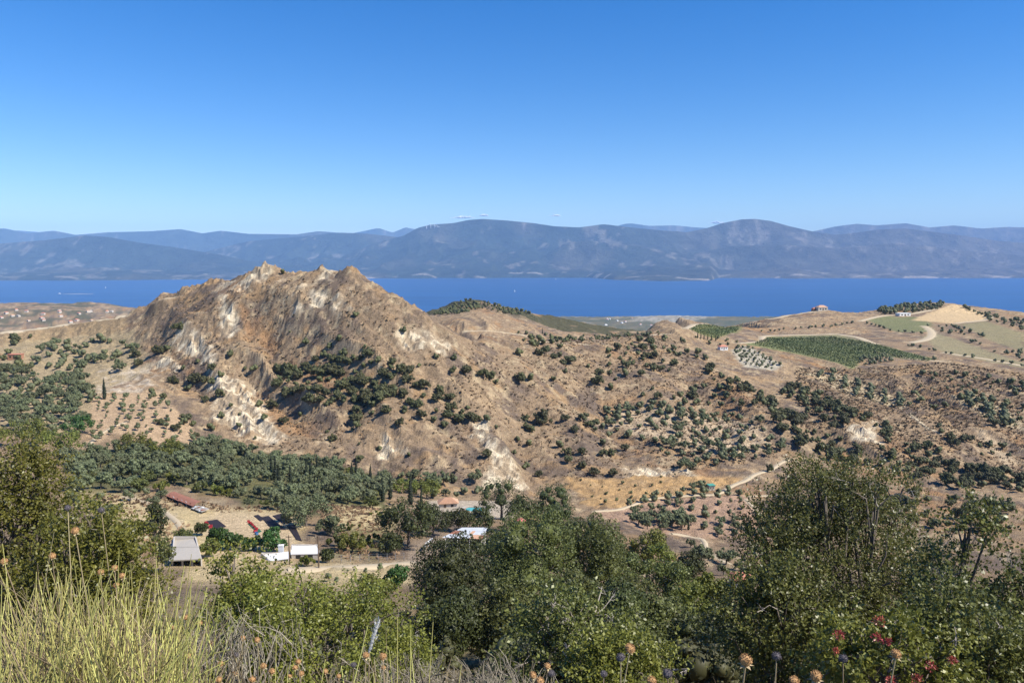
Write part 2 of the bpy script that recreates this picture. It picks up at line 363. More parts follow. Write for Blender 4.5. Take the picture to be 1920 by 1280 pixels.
def poly_mask(pts, ymin=120.0, grow=0.0, jit=0.0, js=8.0, ymax=1280.0):
    """polygon drawn over the photograph -> mask on the plan of the ground (ragged edge of jit metres)"""
    P = plan(pts + [pts[0]], ymin, ymax); x0, y0 = P.min(0) - 10; x1, y1 = P.max(0) + 10
    msk = np.zeros_like(H, bool); rsel = np.where((Ys > y0) & (Ys < y1))[0]
    if len(rsel) == 0: return msk
    sl = slice(rsel[0], rsel[-1] + 1); X = GX[sl].copy(); Y = GY[sl].copy()
    if jit: X += fbm(X, Y, js, 3, 91) * jit * 2; Y += fbm(X + 99, Y, js, 3, 92) * jit * 2
    ins = np.zeros(X.shape, bool); box = (X > x0) & (X < x1)
    xi, yi = X[box], Y[box]; c = np.zeros(xi.shape, bool)
    for (ax, ay), (bx, by) in zip(P[:-1], P[1:]):
        cond = (ay > yi) != (by > yi)
        if not cond.any(): continue
        c ^= cond & (xi < (bx - ax) * (yi - ay) / (by - ay + 1e-12) + ax)
    ins[box] = c; msk[sl] = ins
    return msk

def line_dist(P, far=60.0):
    """distance of every ground vertex near a plan polyline, and where along it"""
    x0, y0 = P.min(0) - far; x1, y1 = P.max(0) + far
    rs = np.where((Ys > y0) & (Ys < y1))[0]; d = np.full(H.shape, 1e9); tt = np.zeros(H.shape)
    if len(rs) == 0: return d, tt
    sl = slice(rs[0], rs[-1] + 1); X, Y = GX[sl], GY[sl]; box = (X > x0) & (X < x1); xs, ys = X[box], Y[box]
    best = np.full(xs.shape, 1e9); bt = np.zeros(xs.shape); n = len(P) - 1
    for i in range(n):
        ax, ay = P[i]; bx, by = P[i + 1]; vx, vy = bx - ax, by - ay; L = vx * vx + vy * vy + 1e-9
        t = np.clip(((xs - ax) * vx + (ys - ay) * vy) / L, 0, 1); q = np.hypot(xs - ax - t * vx, ys - ay - t * vy)
        m = q < best; best[m] = q[m]; bt[m] = (i + t[m]) / n
    a = d[sl]; a[box] = best; d[sl] = a; a = tt[sl]; a[box] = bt; tt[sl] = a
    return d, tt

# spurs (+) and gullies (-) that run down the eroded slopes: pixels of the crest line, height, half width
FEAT = [([(300, 563), (345, 610), (400, 670), (470, 760), (530, 830)], 7, 14), ([(395, 530), (420, 590), (455, 650), (500, 700)], 6, 12), ([(497, 503), (540, 560), (590, 610), (650, 660)], 5, 11),
        ([(560, 514), (600, 565), (650, 600), (720, 650)], 5, 11), ([(655, 510), (690, 570), (740, 610), (790, 640), (850, 700)], 6, 13), ([(440, 530), (470, 580), (520, 640)], 3.5, 9), ([(605, 510), (640, 560), (690, 600)], 3.5, 9),
        ([(365, 600), (420, 660), (480, 720), (530, 760), (560, 800)], -6, 13), ([(460, 560), (500, 620), (550, 680)], -4, 10), ([(540, 540), (600, 610), (660, 680), (690, 720)], -5, 11), ([(640, 540), (700, 610), (760, 660), (830, 720), (890, 780)], -5, 12),
        ([(700, 740), (740, 800), (790, 860), (830, 900)], 3, 12), ([(640, 770), (690, 830), (720, 890)], -4, 11), ([(905, 788), (940, 835), (975, 900)], 7, 9), ([(935, 800), (975, 850), (1005, 905)], -6, 12),
        ([(830, 622), (800, 640), (770, 680)], 3, 9), ([(860, 650), (890, 720), (960, 770), (1000, 800)], -4, 14), ([(960, 660), (1010, 720), (1060, 790), (1100, 860)], 4, 16), ([(1080, 690), (1130, 760), (1160, 830), (1180, 880)], -4, 14),
        ([(1180, 680), (1230, 740), (1280, 800)], 4, 16), ([(1330, 700), (1400, 760), (1460, 830)], 5, 16), ([(1270, 690), (1340, 770), (1380, 850)], -4, 14), ([(1690, 700), (1730, 730), (1790, 790), (1850, 830)], -7, 14), ([(1640, 705), (1690, 740), (1740, 780)], 4, 12), ([(1480, 760), (1540, 820), (1600, 870)], -4, 14), ([(1560, 770), (1640, 830), (1700, 880)], 4, 16)]
dH = np.zeros_like(H)
for pts, amp, wd in FEAT:
    d, t = line_dist(plan(pts), wd * 2.2)
    env = sstep(0, 0.15, t) * (1 - 0.6 * sstep(0.7, 1.0, t))
    dH += 0.95 * amp * env * np.maximum(0, 1 - d / (wd * 1.4)) ** 1.2
d0, _t = line_dist(np.array([at(*c)[:2] for c in crest] + [plan([(850, 640)])[0]]), 70); calm = 0.10 + 0.90 * sstep(3, 42, d0)
H += dH * (0.05 + 0.95 * sstep(4, 36, d0))
gy_, gx_ = np.gradient(H); sx = gx_ / np.maximum(np.gradient(GX, axis=1), 1e-3); sy = gy_ / np.maximum(np.gradient(GY, axis=0), 1e-3)
slope = np.hypot(sx, sy)
FARM = np.zeros_like(H)
def add_mask(pts, jit=0.0, **k): return poly_mask(pts, jit=jit, **k)
flat_polys = [[(0, 1080), (780, 1085), (770, 1040), (640, 950), (420, 920), (200, 925), (0, 930)], [(800, 935), (960, 935), (960, 975), (800, 975)],
              [(1300, 650), (1330, 605), (1440, 625), (1620, 630), (1760, 672), (1740, 690), (1600, 690), (1440, 650)], [(1620, 640), (1640, 600), (1780, 585), (1870, 598), (1920, 640), (1920, 700), (1780, 668)], [(175, 745), (290, 735), (330, 770), (385, 850), (170, 840)]]
for p in flat_polys: FARM = np.maximum(FARM, add_mask(p).astype(float))
def blur(a, k=4):
    for _ in range(k):
        a = (a + np.roll(a, 1, 0) + np.roll(a, -1, 0) + np.roll(a, 1, 1) + np.roll(a, -1, 1)) / 5
    return a
FARM = blur(FARM, 8)
for px, py, Y, hh, wd in ((497, 499, 498, 2.4, 11), (655, 507, 472, 2.8, 9), (395, 528, 522, 2.4, 8), (342, 541, 535, 2.4, 8), (605, 506, 484, 2.5, 8), (562, 511, 490, 2, 6), (300, 562, 545, 3, 8)):
    ax_, ay_ = at(px, py, Y)[:2]; H += hh * np.maximum(0, 1 - np.hypot(GX - ax_, (GY - ay_) * .8) / wd)
far_k = sstep(230, 330, GY); rough = (1 - FARM) * far_k * np.clip(slope / 0.45, 0.12, 1.3)
main = np.exp(-(((GX + 110) / 190) ** 2 + ((GY - 440) / 130) ** 2) ** 2)
# erosion rills running down the eroded hill
dx, dy = 0.74, -0.673
wx = GX + fbm(GX, GY, 60, 3, 5) * 14; wy = GY + fbm(GX + 40, GY, 60, 3, 6) * 14
al = wx * dx + wy * dy; ac = -wx * dy + wy * dx
rill = ridged(ac, al * 0.22, 26, 4, 21); rill2 = ridged(ac, al * 0.35, 8.5, 3, 27)
H += main * rough * calm * ((rill - 0.5) * 8.5 + (rill2 - 0.5) * 3.0)
H += sstep(16, 1, d0) * (ridged(GX, GY, 7, 3, 29) - 0.45) * 5.5
al2 = wx * 0.35 + wy * -0.94; ac2 = wx * 0.94 + wy * 0.35
rill3 = ridged(ac2, al2 * 0.35, 34, 4, 33)
H += (1 - main) * rough * (rill3 - 0.5) * 9.0 * (1 - sstep(1250, 1800, GY))
H += (fbm(GX, GY, 14, 3, 41) * 1.1 + fbm(GX, GY, 3.6, 2, 43) * 1.25) * (1 - FARM * 0.85) * sstep(100, 260, GY)
H += fbm(GX, GY, 260, 4, 47) * 26 * sstep(1300, 2000, GY) * (1 - sstep(2600, 4200, GY)) + fbm(GX, GY, 90, 3, 49) * 6 * sstep(1300, 2000, GY) * (1 - sstep(3000, 4200, GY))
H += (fbm(GX, GY, 6, 3, 51) * 0.35 * sstep(3, 20, GY) + fbm(GX, GY, 0.8, 3, 52) * 0.06) * (1 - far_k) * (1 - FARM)

# ------------------------------------------------------------------ land cover
def C(*c): return np.array(c, float)
cov = np.empty(H.shape + (3,))
nA = fbm(GX, GY, 55, 4, 61); nB = fbm(GX, GY, 16, 4, 63); nC = fbm(wx * 0.6 + wy * 0.2, GY, 7, 3, 65); nD = fbm(GX, GY, 3.0, 3, 67)
def mixc(c, m): 
    global cov
    m = np.clip(m, 0, 1)[..., None]; cov = cov * (1 - m) + c * m
cov[:] = C(0.245, 0.175, 0.108)                                       # dry grass and low scrub
mixc(C(0.145, 0.108, 0.080), sstep(-0.05, 0.35, nB + nA * 0.5))      # purple-brown thorn scrub
mixc(C(0.295, 0.195, 0.105), sstep(0.12, 0.5, nC + nA * 0.35))       # orange-brown dead grass
mixc(C(0.37, 0.285, 0.175), sstep(0.22, 0.5, nD * 0.8 + fbm(GX, GY, 9, 3, 69) * 0.8) * 0.8)   # pale soil showing
rl = rill * main + rill3 * (1 - main)
mixc(C(0.37, 0.265, 0.155), far_k * (1 - FARM) * sstep(0.55, 0.8, rl + nD * 0.3) * 0.5)
mixc(C(0.30, 0.165, 0.075), far_k * (1 - FARM) * sstep(0.30, 0.12, rl + nD * 0.1) * 0.6)
mixc(C(0.13, 0.098, 0.07), far_k * (1 - FARM) * sstep(0.22, 0.5, fbm(GX, GY, 2.6, 2, 73) + nB * 0.3) * 0.6)
gy_, gx_ = np.gradient(H); sl2 = np.hypot(gx_ / np.maximum(np.gradient(GX, axis=1), 1e-3), gy_ / np.maximum(np.gradient(GY, axis=0), 1e-3))
mixc(C(0.46, 0.37, 0.24), main * sstep(1.3, 2.2, sl2 + nD * 0.8) * 0.5)  # marl showing where steepest
CLIFFS = [[(335, 612), (356, 608), (402, 658), (418, 695), (398, 690), (372, 672), (325, 642)], [(415, 705), (470, 712), (500, 770), (535, 825), (500, 832), (440, 806), (395, 775), (408, 720)],
          [(882, 790), (906, 788), (938, 830), (968, 878), (990, 912), (950, 920), (893, 918), (905, 880), (925, 855)], [(405, 552), (425, 552), (448, 600), (443, 620), (425, 602)], [(578, 543), (600, 540), (608, 572), (585, 578)], [(540, 552), (562, 560), (560, 596), (545, 592)],
          [(755, 618), (800, 622), (850, 638), (845, 656), (800, 652), (770, 664), (748, 650)], [(280, 682), (320, 668), (348, 692), (300, 698)], [(1165, 882), (1280, 874), (1295, 890), (1180, 896)],
          [(410, 605), (428, 600), (438, 630), (420, 640)], [(620, 550), (640, 545), (648, 590), (630, 585)], [(700, 830), (760, 820), (770, 850), (710, 856)], [(1590, 795), (1650, 790), (1650, 830), (1600, 825)], [(390, 690), (430, 700), (420, 720), (395, 712)]]
cliffm = np.zeros_like(H)
for p in CLIFFS: cliffm = np.maximum(cliffm, add_mask(p, jit=2.6, js=5.0).astype(float))
crestP = plan([(c[0], c[1] + 5) for c in crest[6:19]], 300); dcr, tcr = line_dist(crestP, 30)
cliffm = np.maximum(cliffm, sstep(13, 3, dcr + nB * 12 + nD * 8 + (0.5 - rill2) * 12) * (fbm(GX, GY, 14, 3, 71) > -0.05))
cliffs = blur(cliffm, 1)
mixc(C(0.58, 0.49, 0.345), cliffs * (0.25 + 0.75 * sstep(-0.12, 0.12, nD + nB * 0.4)))
H += blur(cliffm, 3) * ((ridged(ac, al * 0.3, 5.5, 3, 77) - 0.5) * 4.2 + fbm(GX, GY, 3, 2, 79) * 1.0)
def field(pts, col, jit=1.0, var=0.0, f=1.0, js=8.0, ymax=1280.0):
    m = blur(add_mask(pts, jit=jit, js=js, ymax=ymax).astype(float), 1) * f
    mixc(np.asarray(col), m * (1 if var == 0 else np.clip(1 - var * (0.5 + nD + nB * 0.6), 0, 1)))
    return m
YARD = C(0.50, 0.38, 0.23); STRAW = C(0.54, 0.42, 0.22)
field([(0, 640), (150, 620), (260, 620), (270, 700), (190, 740), (160, 800), (60, 820), (0, 800)], C(0.30, 0.235, 0.14), 4)
field([(190, 690), (275, 690), (290, 735), (190, 742)], C(0.43, 0.36, 0.27), 7, 1.1)
field([(0, 612), (235, 590), (235, 625), (60, 640), (0, 645)], C(0.27, 0.195, 0.11), 3, 0.3)
field([(170, 745), (290, 733), (335, 770), (390, 850), (300, 850), (215, 812), (160, 842), (172, 780)], C(0.40, 0.285, 0.175), 1.5, 0.15)
field([(120, 850), (420, 840), (560, 860), (730, 900), (720, 960), (520, 970), (330, 905), (130, 940)], C(0.11, 0.108, 0.045), 3, 0.2)
field([(150, 925), (250, 925), (340, 945), (420, 950), (560, 960), (560, 1045), (500, 1060), (300, 1060), (250, 990), (150, 950)], STRAW, 2, 0.15)
field([(380, 965), (440, 955), (545, 968), (560, 1040), (395, 1040), (385, 990)], YARD, 1.5, 0.1)
field([(600, 948), (735, 950), (745, 985), (640, 985), (610, 970)], STRAW, 2, 0.2)
field([(640, 985), (740, 985), (720, 1045), (620, 1045)], C(0.19, 0.17, 0.07), 2, 0.3)
field([(330, 1060), (770, 1056), (770, 1125), (330, 1125)], STRAW, 2, 0.25)
field([(800, 938), (960, 938), (960, 972), (800, 972)], C(0.42, 0.35, 0.26), 1)
field([(755, 1055), (790, 1010), (830, 1000), (900, 1020), (850, 1060)], C(0.30, 0.23, 0.165), 1)
field([(1060, 900), (1290, 890), (1400, 900), (1300, 925), (1180, 955), (1100, 945)], C(0.40, 0.255, 0.115), 3, 0.35)
field([(1110, 960), (1290, 930), (1400, 930), (1450, 985), (1430, 1015), (1250, 1000), (1140, 975)], C(0.34, 0.225, 0.15), 3, 0.2)
field([(1120, 800), (1200, 760), (1300, 775), (1440, 800), (1440, 850), (1330, 850), (1260, 830)], C(0.42, 0.325, 0.215), 4, 0.55)
VGREEN = [(1440, 632), (1560, 629), (1625, 640), (1752, 673), (1740, 677), (1660, 668), (1620, 672), (1598, 692), (1570, 680), (1500, 665), (1395, 645)]
field(VGREEN, C(0.17, 0.18, 0.08), 1)
field([(1480, 629), (1580, 628), (1640, 645), (1600, 648), (1530, 640)], C(0.20, 0.19, 0.10), 3, 0.4)
field([(1290, 618), (1310, 606), (1390, 610), (1385, 622), (1340, 634)], C(0.17, 0.17, 0.07), 2)
field([(1625, 600), (1660, 593), (1720, 594), (1748, 606), (1745, 622), (1680, 622)], C(0.155, 0.165, 0.075), 2, 0.2)
field([(1730, 632), (1760, 625), (1860, 660), (1920, 680), (1920, 690), (1770, 662)], C(0.25, 0.215, 0.12), 2, 0.2)
field([(1800, 608), (1850, 602), (1920, 625), (1920, 660), (1860, 640)], C(0.235, 0.205, 0.11), 2, 0.2)
field([(1710, 600), (1760, 580), (1790, 568), (1850, 590), (1858, 600), (1790, 607)], C(0.52, 0.38, 0.21), 2, 0.15)
field([(1370, 655), (1400, 648), (1468, 685), (1450, 695), (1395, 688)], C(0.37, 0.33, 0.25), 1)
field([(1510, 700), (1560, 698), (1710, 755), (1690, 768), (1600, 742)], C(0.44, 0.355, 0.22), 2, 0.2)
field([(1780, 740), (1830, 738), (1920, 790), (1920, 810), (1860, 790)], C(0.44, 0.355, 0.22), 2, 0.2)
field([(1820, 800), (1850, 805), (1910, 870), (1880, 880)], C(0.46, 0.35, 0.22), 3, 0.3)
field([(0, 616), (60, 611), (130, 603), (190, 596), (235, 588), (240, 593), (190, 602), (130, 610), (60, 619), (0, 627)], C(0.60, 0.51, 0.36), 0.4)
field([(298, 563), (325, 550), (331, 555), (308, 572)], C(0.60, 0.51, 0.36), 0.4)
# dark wooded hill, coastal plain, lowland on the left
hx, hy = at(880, 560, 1040)[:2]
mixc(C(0.075, 0.070, 0.038), sstep(-0.05, 0.25, fbm(GX, GY, 30, 3, 83) + 0.35) * sstep(960, 1010, GY) * (1 - sstep(1150, 1500, GY)) * (np.abs(GX - hx - 40) < 260))
mixc(C(0.070, 0.085, 0.050), sstep(1350, 1900, GY) * (0.75 + 0.4 * fbm(GX, GY, 70, 3, 85)) * (GX > -600))
mixc(C(0.36, 0.30, 0.22), sstep(0.28, 0.42, fbm(GX, GY, 120, 4, 87)) * sstep(1350, 1900, GY) * 0.4)
mixc(C(0.075, 0.08, 0.05), (GX < -500) * sstep(1300, 1600, GY) * sstep(-0.05, 0.2, fbm(GX, GY, 60, 4, 89)) * 0.85)
field([(1185, 592), (1330, 588), (1335, 597), (1240, 603), (1190, 602)], C(0.36, 0.32, 0.26), 40, 0.8, ymax=9000)
nearm = 1 - sstep(60, 130, GY)
mixc(C(0.17, 0.145, 0.07), nearm * 0.85); mixc(C(0.30, 0.235, 0.14), nearm * sstep(0.0, 0.4, fbm(GX, GY, 1.2, 3, 95)))

# roads sit on a levelled bed
ROADS = [('dirt_road', [(0, 621), (60, 615), (130, 606), (190, 599), (232, 591)], 7.0), ('dirt_road', [(300, 567), (312, 561), (323, 554)], 7.0),
         ('dirt_road', [(872, 621), (915, 619), (960, 625), (1010, 632), (1060, 637), (1110, 636), (1170, 630), (1250, 626)], 5.0), ('dirt_road', [(990, 640), (1040, 641), (1100, 646)], 4.0),
         ('dirt_road', [(1283, 616), (1300, 608), (1318, 602)], 6.0), ('dirt_road', [(1385, 643), (1436, 640), (1424, 630), (1480, 628), (1570, 626), (1610, 632), (1640, 645)], 5.5),
         ('dirt_road', [(1708, 642), (1735, 638), (1752, 629), (1748, 619), (1733, 611)], 7.0), ('dirt_road', [(1612, 602), (1650, 592), (1710, 588), (1760, 578)], 6.0), ('dirt_road', [(1400, 601), (1450, 594), (1510, 586), (1545, 582)], 5.0),
         ('dirt_road', [(1640, 660), (1700, 671), (1765, 677)], 4.0), ('dirt_road', [(1770, 661), (1850, 673), (1920, 686)], 5.0), ('dirt_road', [(1790, 606), (1850, 600), (1860, 593)], 5.0),
         ('farm_track', [(1115, 958), (1165, 955), (1210, 936), (1290, 928), (1340, 927)], 1.77), ('farm_track', [(1345, 925), (1362, 919), (1374, 908), (1400, 900), (1414, 888), (1446, 881), (1462, 868), (1480, 860)], 2.31), ('farm_track', [(1400, 930), (1470, 928)], 1.50),
         ('farm_track', [(160, 838), (185, 815), (215, 797), (245, 788)], 1.77), ('farm_track', [(1260, 1000), (1325, 1012), (1322, 1036), (1370, 1058)], 1.77), ('farm_track', [(1400, 936), (1425, 962), (1448, 986)], 1.77),
         ('farm_track', [(1705, 775), (1735, 800), (1770, 815)], 2.04), ('concrete_road', [(540, 1068), (620, 1065), (700, 1061), (780, 1056)], 2.7), ('farm_track', [(230, 930), (290, 945), (330, 975), (345, 1000)], 1.63)]
road_xyz = []
for nm, pts, wd in ROADS:
    P = plan(pts); keepP = [P[0]]
    for q in P[1:]:
        if np.linalg.norm(q - keepP[-1]) > 2.0: keepP.append(q)
    P = np.array(keepP)
    for _ in range(2): P[1:-1] = (P[:-2] + 2 * P[1:-1] + P[2:]) / 4
    z = sample(H, P[:, 0], P[:, 1])
    for _ in range(4): z[1:-1] = (z[:-2] + z[1:-1] + z[2:]) / 3
    d, t = line_dist(P, wd * 1.6); zt = np.interp(t * (len(P) - 1), np.arange(len(P)), z); k = sstep(wd * 1.5, wd * 0.6, d)
    H = H * (1 - k) + (zt - 0.12) * k
    mixc(C(0.47, 0.385, 0.255), sstep(wd * 0.75, wd * 0.5, d + nD * 0.6) * 0.85)
    road_xyz.append((nm, P, z, wd))

quads = (np.arange(NY - 1)[:, None] * NU + np.arange(NU - 1)[None, :]).reshape(-1)
quads = np.stack([quads, quads + 1, quads + NU + 1, quads + NU], -1)
me = np_mesh('hillside_terrain', np.stack([GX, GY, H], -1).reshape(-1, 3), quads, mats=[M['ground']], attrs={'cover': cov.reshape(-1, 3)}, smooth=True)
fm = (far_k * (1 - FARM) * (1 - sstep(1200, 1300, GY)))[:-1, :-1].ravel(); me.polygons.foreach_set('use_smooth', fm < 0.5); me.update()
tag(link('terrain', me), kind='structure')

for i, (nm, P, z, wd) in enumerate(road_xyz):
    tdir = np.gradient(P, axis=0); tdir /= np.linalg.norm(tdir, axis=1, keepdims=True) + 1e-9; nrm = np.stack([-tdir[:, 1], tdir[:, 0]], 1)
    cols = []
    for s_, dz in ((-0.55, -0.3), (-0.45, 0.03), (0, 0.07), (0.45, 0.03), (0.55, -0.3)):
        wv = wd * (1 + 0.18 * (vnoise(np.arange(len(P)) * 0.4, np.full(len(P), i * 3.7 + s_)) - 0.5)); q = P + nrm * (s_ * wv)[:, None]; cols.append(np.column_stack([q, z + dz]))
    V = np.stack(cols, 1).reshape(-1, 3); n5 = 5; a = (np.arange(len(P) - 1)[:, None] * n5 + np.arange(4)[None, :]).ravel()
    o = link(nm, np_mesh(nm, V, np.stack([a, a + 1, a + n5 + 1, a + n5], -1), mats=[M['track']], smooth=True)); tag(o, kind='structure')

def zat(x, y): return float(sample(H, x, y))
def gp(px, py, ymin=120.0): return hit(px, py, ymin)[0]

# ------------------------------------------------------------------ sea and far mountains
m, n, l, b = nmat('sea_water')
g = n.new('ShaderNodeNewGeometry'); mp = n.new('ShaderNodeMapping'); mp.inputs['Scale'].default_value = (0.0025, 0.012, 1); nz = n.new('ShaderNodeTexNoise'); nz.inputs['Scale'].default_value = 1.0; nz.inputs['Detail'].default_value = 8
l.new(g.outputs['Position'], mp.inputs['Vector']); l.new(mp.outputs[0], nz.inputs['Vector'])
bp = n.new('ShaderNodeBump'); bp.inputs['Strength'].default_value = 0.25; bp.inputs['Distance'].default_value = 2.0; l.new(nz.outputs['Fac'], bp.inputs['Height']); l.new(bp.outputs[0], b.inputs['Normal'])
n2 = n.new('ShaderNodeTexNoise'); n2.inputs['Scale'].default_value = 0.25; n2.inputs['Detail'].default_value = 4; l.new(mp.outputs[0], n2.inputs['Vector'])
mx = n.new('ShaderNodeMix'); mx.data_type = 'RGBA'; mx.inputs['A'].default_value = (0.003, 0.026, 0.10, 1); mx.inputs['B'].default_value = (0.018, 0.088, 0.25, 1); l.new(n2.outputs['Fac'], mx.inputs['Factor']); l.new(mx.outputs['Result'], b.inputs['Base Color'])
b.inputs['Roughness'].default_value = 0.35; b.inputs['IOR'].default_value = 1.33; b.inputs['Specular IOR Level'].default_value = 0.3
mb = MB(); nn = 24; xs = np.linspace(-34000, 34000, nn); ysr = np.linspace(1200, 34500, nn)
V = [(x, y, 0.0) for y in ysr for x in xs]; F = [(j * nn + i, j * nn + i + 1, (j + 1) * nn + i + 1, (j + 1) * nn + i) for j in range(nn - 1) for i in range(nn - 1)]
tag(mb.add(V, F).build('sea', m), kind='structure')

MU = np.linspace(-0.9, 0.9, 520); MYs = np.concatenate([np.linspace(11000, 19500, 125), np.linspace(19800, 34000, 50)])
UU = np.repeat(MU[None, :], len(MYs), 0); YY = np.repeat(MYs[:, None], len(MU), 1); XX = UU * YY
PXU = 960 + MU * FPX
def crest_fn(pts, Yc):
    p = np.array(pts, float); py = np.interp(PXU, p[:, 0], p[:, 1]); 
    return CAMZ + ray(PXU, py)[1] * Yc
footp = np.array([(-400, 527), (0, 526), (400, 524), (700, 522), (1100, 520.5), (1150, 525), (1240, 527.5), (1330, 526), (1345, 521), (1500, 522), (1920, 521), (2300, 521)], float)
Yf = -CAMZ / ray(PXU, np.interp(PXU, footp[:, 0], footp[:, 1]))[1]
Yf = Yf + (fbm(PXU, PXU * 0, 60, 4, 3)) * 260
LAY = [([(-500, 470), (0, 457), (90, 450), (165, 441), (210, 444), (270, 455), (330, 463), (420, 478), (520, 500), (620, 540), (2400, 700)], 15600, 4200),
       ([(-500, 700), (250, 560), (330, 490), (400, 469), (470, 452), (560, 444), (640, 436), (690, 438), (760, 446), (900, 470), (1000, 560), (2400, 700)], 19000, 4000),
       ([(-500, 800), (520, 545), (610, 500), (650, 478), (700, 457), (760, 441), (785, 427), (808, 421), (850, 418), (880, 412), (905, 410), (950, 413), (1000, 418), (1040, 424), (1085, 426), (1130, 420), (1180, 426), (1230, 431), (1285, 435), (1320, 428), (1350, 418), (1385, 411), (1410, 410), (1440, 414), (1475, 424), (1515, 433), (1560, 440), (1600, 436), (1640, 430), (1690, 428), (1740, 434), (1800, 442), (1860, 451), (1920, 456), (2400, 470)], 17400, 4500),
       ([(-500, 700), (640, 530), (760, 480), (900, 470), (1020, 478), (1060, 455), (1100, 450), (1200, 462), (1290, 478), (1360, 462), (1450, 458), (1560, 465), (1680, 455), (1800, 470), (1920, 480), (2400, 490)], 15700, 2600),
       ([(-500, 432), (0, 428), (20, 428), (60, 437), (110, 432), (150, 440), (210, 435), (290, 433), (345, 429), (385, 437), (420, 432), (470, 438), (560, 439), (600, 433), (640, 436), (700, 445), (900, 470), (1300, 470), (1440, 445), (1520, 433), (1560, 424), (1600, 419), (1635, 422), (1690, 418), (1735, 426), (1780, 422), (1830, 428), (1880, 425), (1920, 426), (2400, 430)], 23500, 4000),
       ([(-500, 440), (0, 434), (45, 430), (90, 434), (150, 445), (560, 450), (590, 434), (640, 440), (690, 430), (714, 426), (738, 434), (762, 424), (795, 430), (830, 440), (1100, 440), (1165, 418), (1180, 416), (1215, 421), (1260, 420), (1300, 424), (1340, 426), (1420, 440), (2400, 445)], 30000, 4000)]
Z = np.full(XX.shape, -60.0)
qx = XX + fbm(XX, YY, 1800, 3, 107) * 700; rn = ridged(qx, YY * 0.45, 2100, 5, 101); rn2 = ridged(qx + 500, YY * 0.4, 850, 4, 105)
for i, (pts, Yc, wb) in enumerate(LAY):
    cr = crest_fn(pts, Yc)[None, :]; y0 = np.maximum(Yf, Yc - 5200)[None, :] if i < 4 else np.full((1, len(MU)), Yc - 4500.0)
    t = (YY - y0) / np.maximum(Yc - y0, 400); tb = (YY - Yc) / wb
    prof = np.where(t < 1, np.clip(t, -0.2, 1) ** 1.0 if False else np.sign(t) * np.abs(np.clip(t, -0.2, 1)) ** 0.92, 1 - np.clip(tb, 0, 1.2) ** 1.3)
    er = np.clip(t, 0, 1) * (1 - np.clip(t, 0, 1)) * 4
    zz = cr * prof * (1 - er * (0.70 * (1 - rn) + 0.46 * (1 - rn2))) + (fbm(XX, YY, 420, 3, 111 + i) * 26) * np.clip(er, 0, 1)
    zz = np.where(cr < 40, -60, zz)
    Z = np.maximum(Z, np.where(t < -0.15, -60, zz))
mc = np.empty(Z.shape + (3,)); mc[:] = C(0.028, 0.038, 0.030)
def mmix(c, k):
    global mc
    k = np.clip(k, 0, 1)[..., None]; mc = mc * (1 - k) + c * k
mmix(C(0.085, 0.078, 0.058), sstep(-0.1, 0.35, fbm(XX, YY, 1500, 4, 121)) * 0.75)
mmix(C(0.12, 0.098, 0.078), sstep(0, 0.5, (XX / YY) - 0.05) * 0.7)
mmix(C(0.30, 0.255, 0.21), sstep(0.34, 0.5, fbm(XX, YY * 0.7, 300, 4, 123) + fbm(XX, YY * .5, 110, 2, 125) * 0.8 - 0.25 * (vnoise(XX / 1900, YY / 1900, 127) > 0.5)) * 0.4)
mmix(C(0.55, 0.47, 0.40), sstep(0.30, 0.42, fbm(XX * 0.5, YY * 2.0, 260, 3, 129)) * (Z < 90) * (Z > 0) * 0.5)
q = (np.arange(len(MYs) - 1)[:, None] * len(MU) + np.arange(len(MU) - 1)[None, :]).ravel()
tag(link('mountains', np_mesh('mountains', np.stack([XX, YY, Z], -1).reshape(-1, 3), np.stack([q, q + 1, q + len(MU) + 1, q + len(MU)], -1), mats=[M['mountain']], attrs={'cover': mc.reshape(-1, 3)}, smooth=True)), kind='structure')

# ------------------------------------------------------------------ haze: the air over the gulf
m = bpy.data.materials.new('sea_air'); m.use_nodes = True; n, l = m.node_tree.nodes, m.node_tree.links
n.remove(n['Principled BSDF']); pv = n.new('ShaderNodeVolumePrincipled')
pv.inputs['Color'].default_value = (0.36, 0.62, 1.0, 1); pv.inputs['Density'].default_value = 3.3e-5; pv.inputs['Anisotropy'].default_value = -0.15
l.new(pv.outputs[0], n['Material Output'].inputs['Volume'])
hz = MB().box((0, 15000, 900), (70000, 40000, 2000)).build('haze', m); tag(hz, kind='stuff')
hz.visible_shadow = True

# ------------------------------------------------------------------ foliage builders
def ico(sub):
    bm = bmesh.new(); bmesh.ops.create_icosphere(bm, subdivisions=sub, radius=1.0)
    v = np.array([q.co[:] for q in bm.verts]); f = np.array([[q.index for q in p.verts] for p in bm.faces]); bm.free(); return v, f
ICO1, ICO2 = ico(1), ico(2)

def unit(a): return a / (np.linalg.norm(a, axis=-1, keepdims=True) + 1e-9)

def leaves_np(P, axis, nrm, L, Wd):
    side = unit(np.cross(axis, nrm)); L = np.asarray(L)[:, None]; Wd = np.asarray(Wd)[:, None]
    V = np.stack([P, P + axis * L * 0.45 + side * Wd * 0.5, P + axis * L, P + axis * L * 0.45 - side * Wd * 0.5], 1).reshape(-1, 3)
    return V, np.arange(len(V)).reshape(-1, 4)

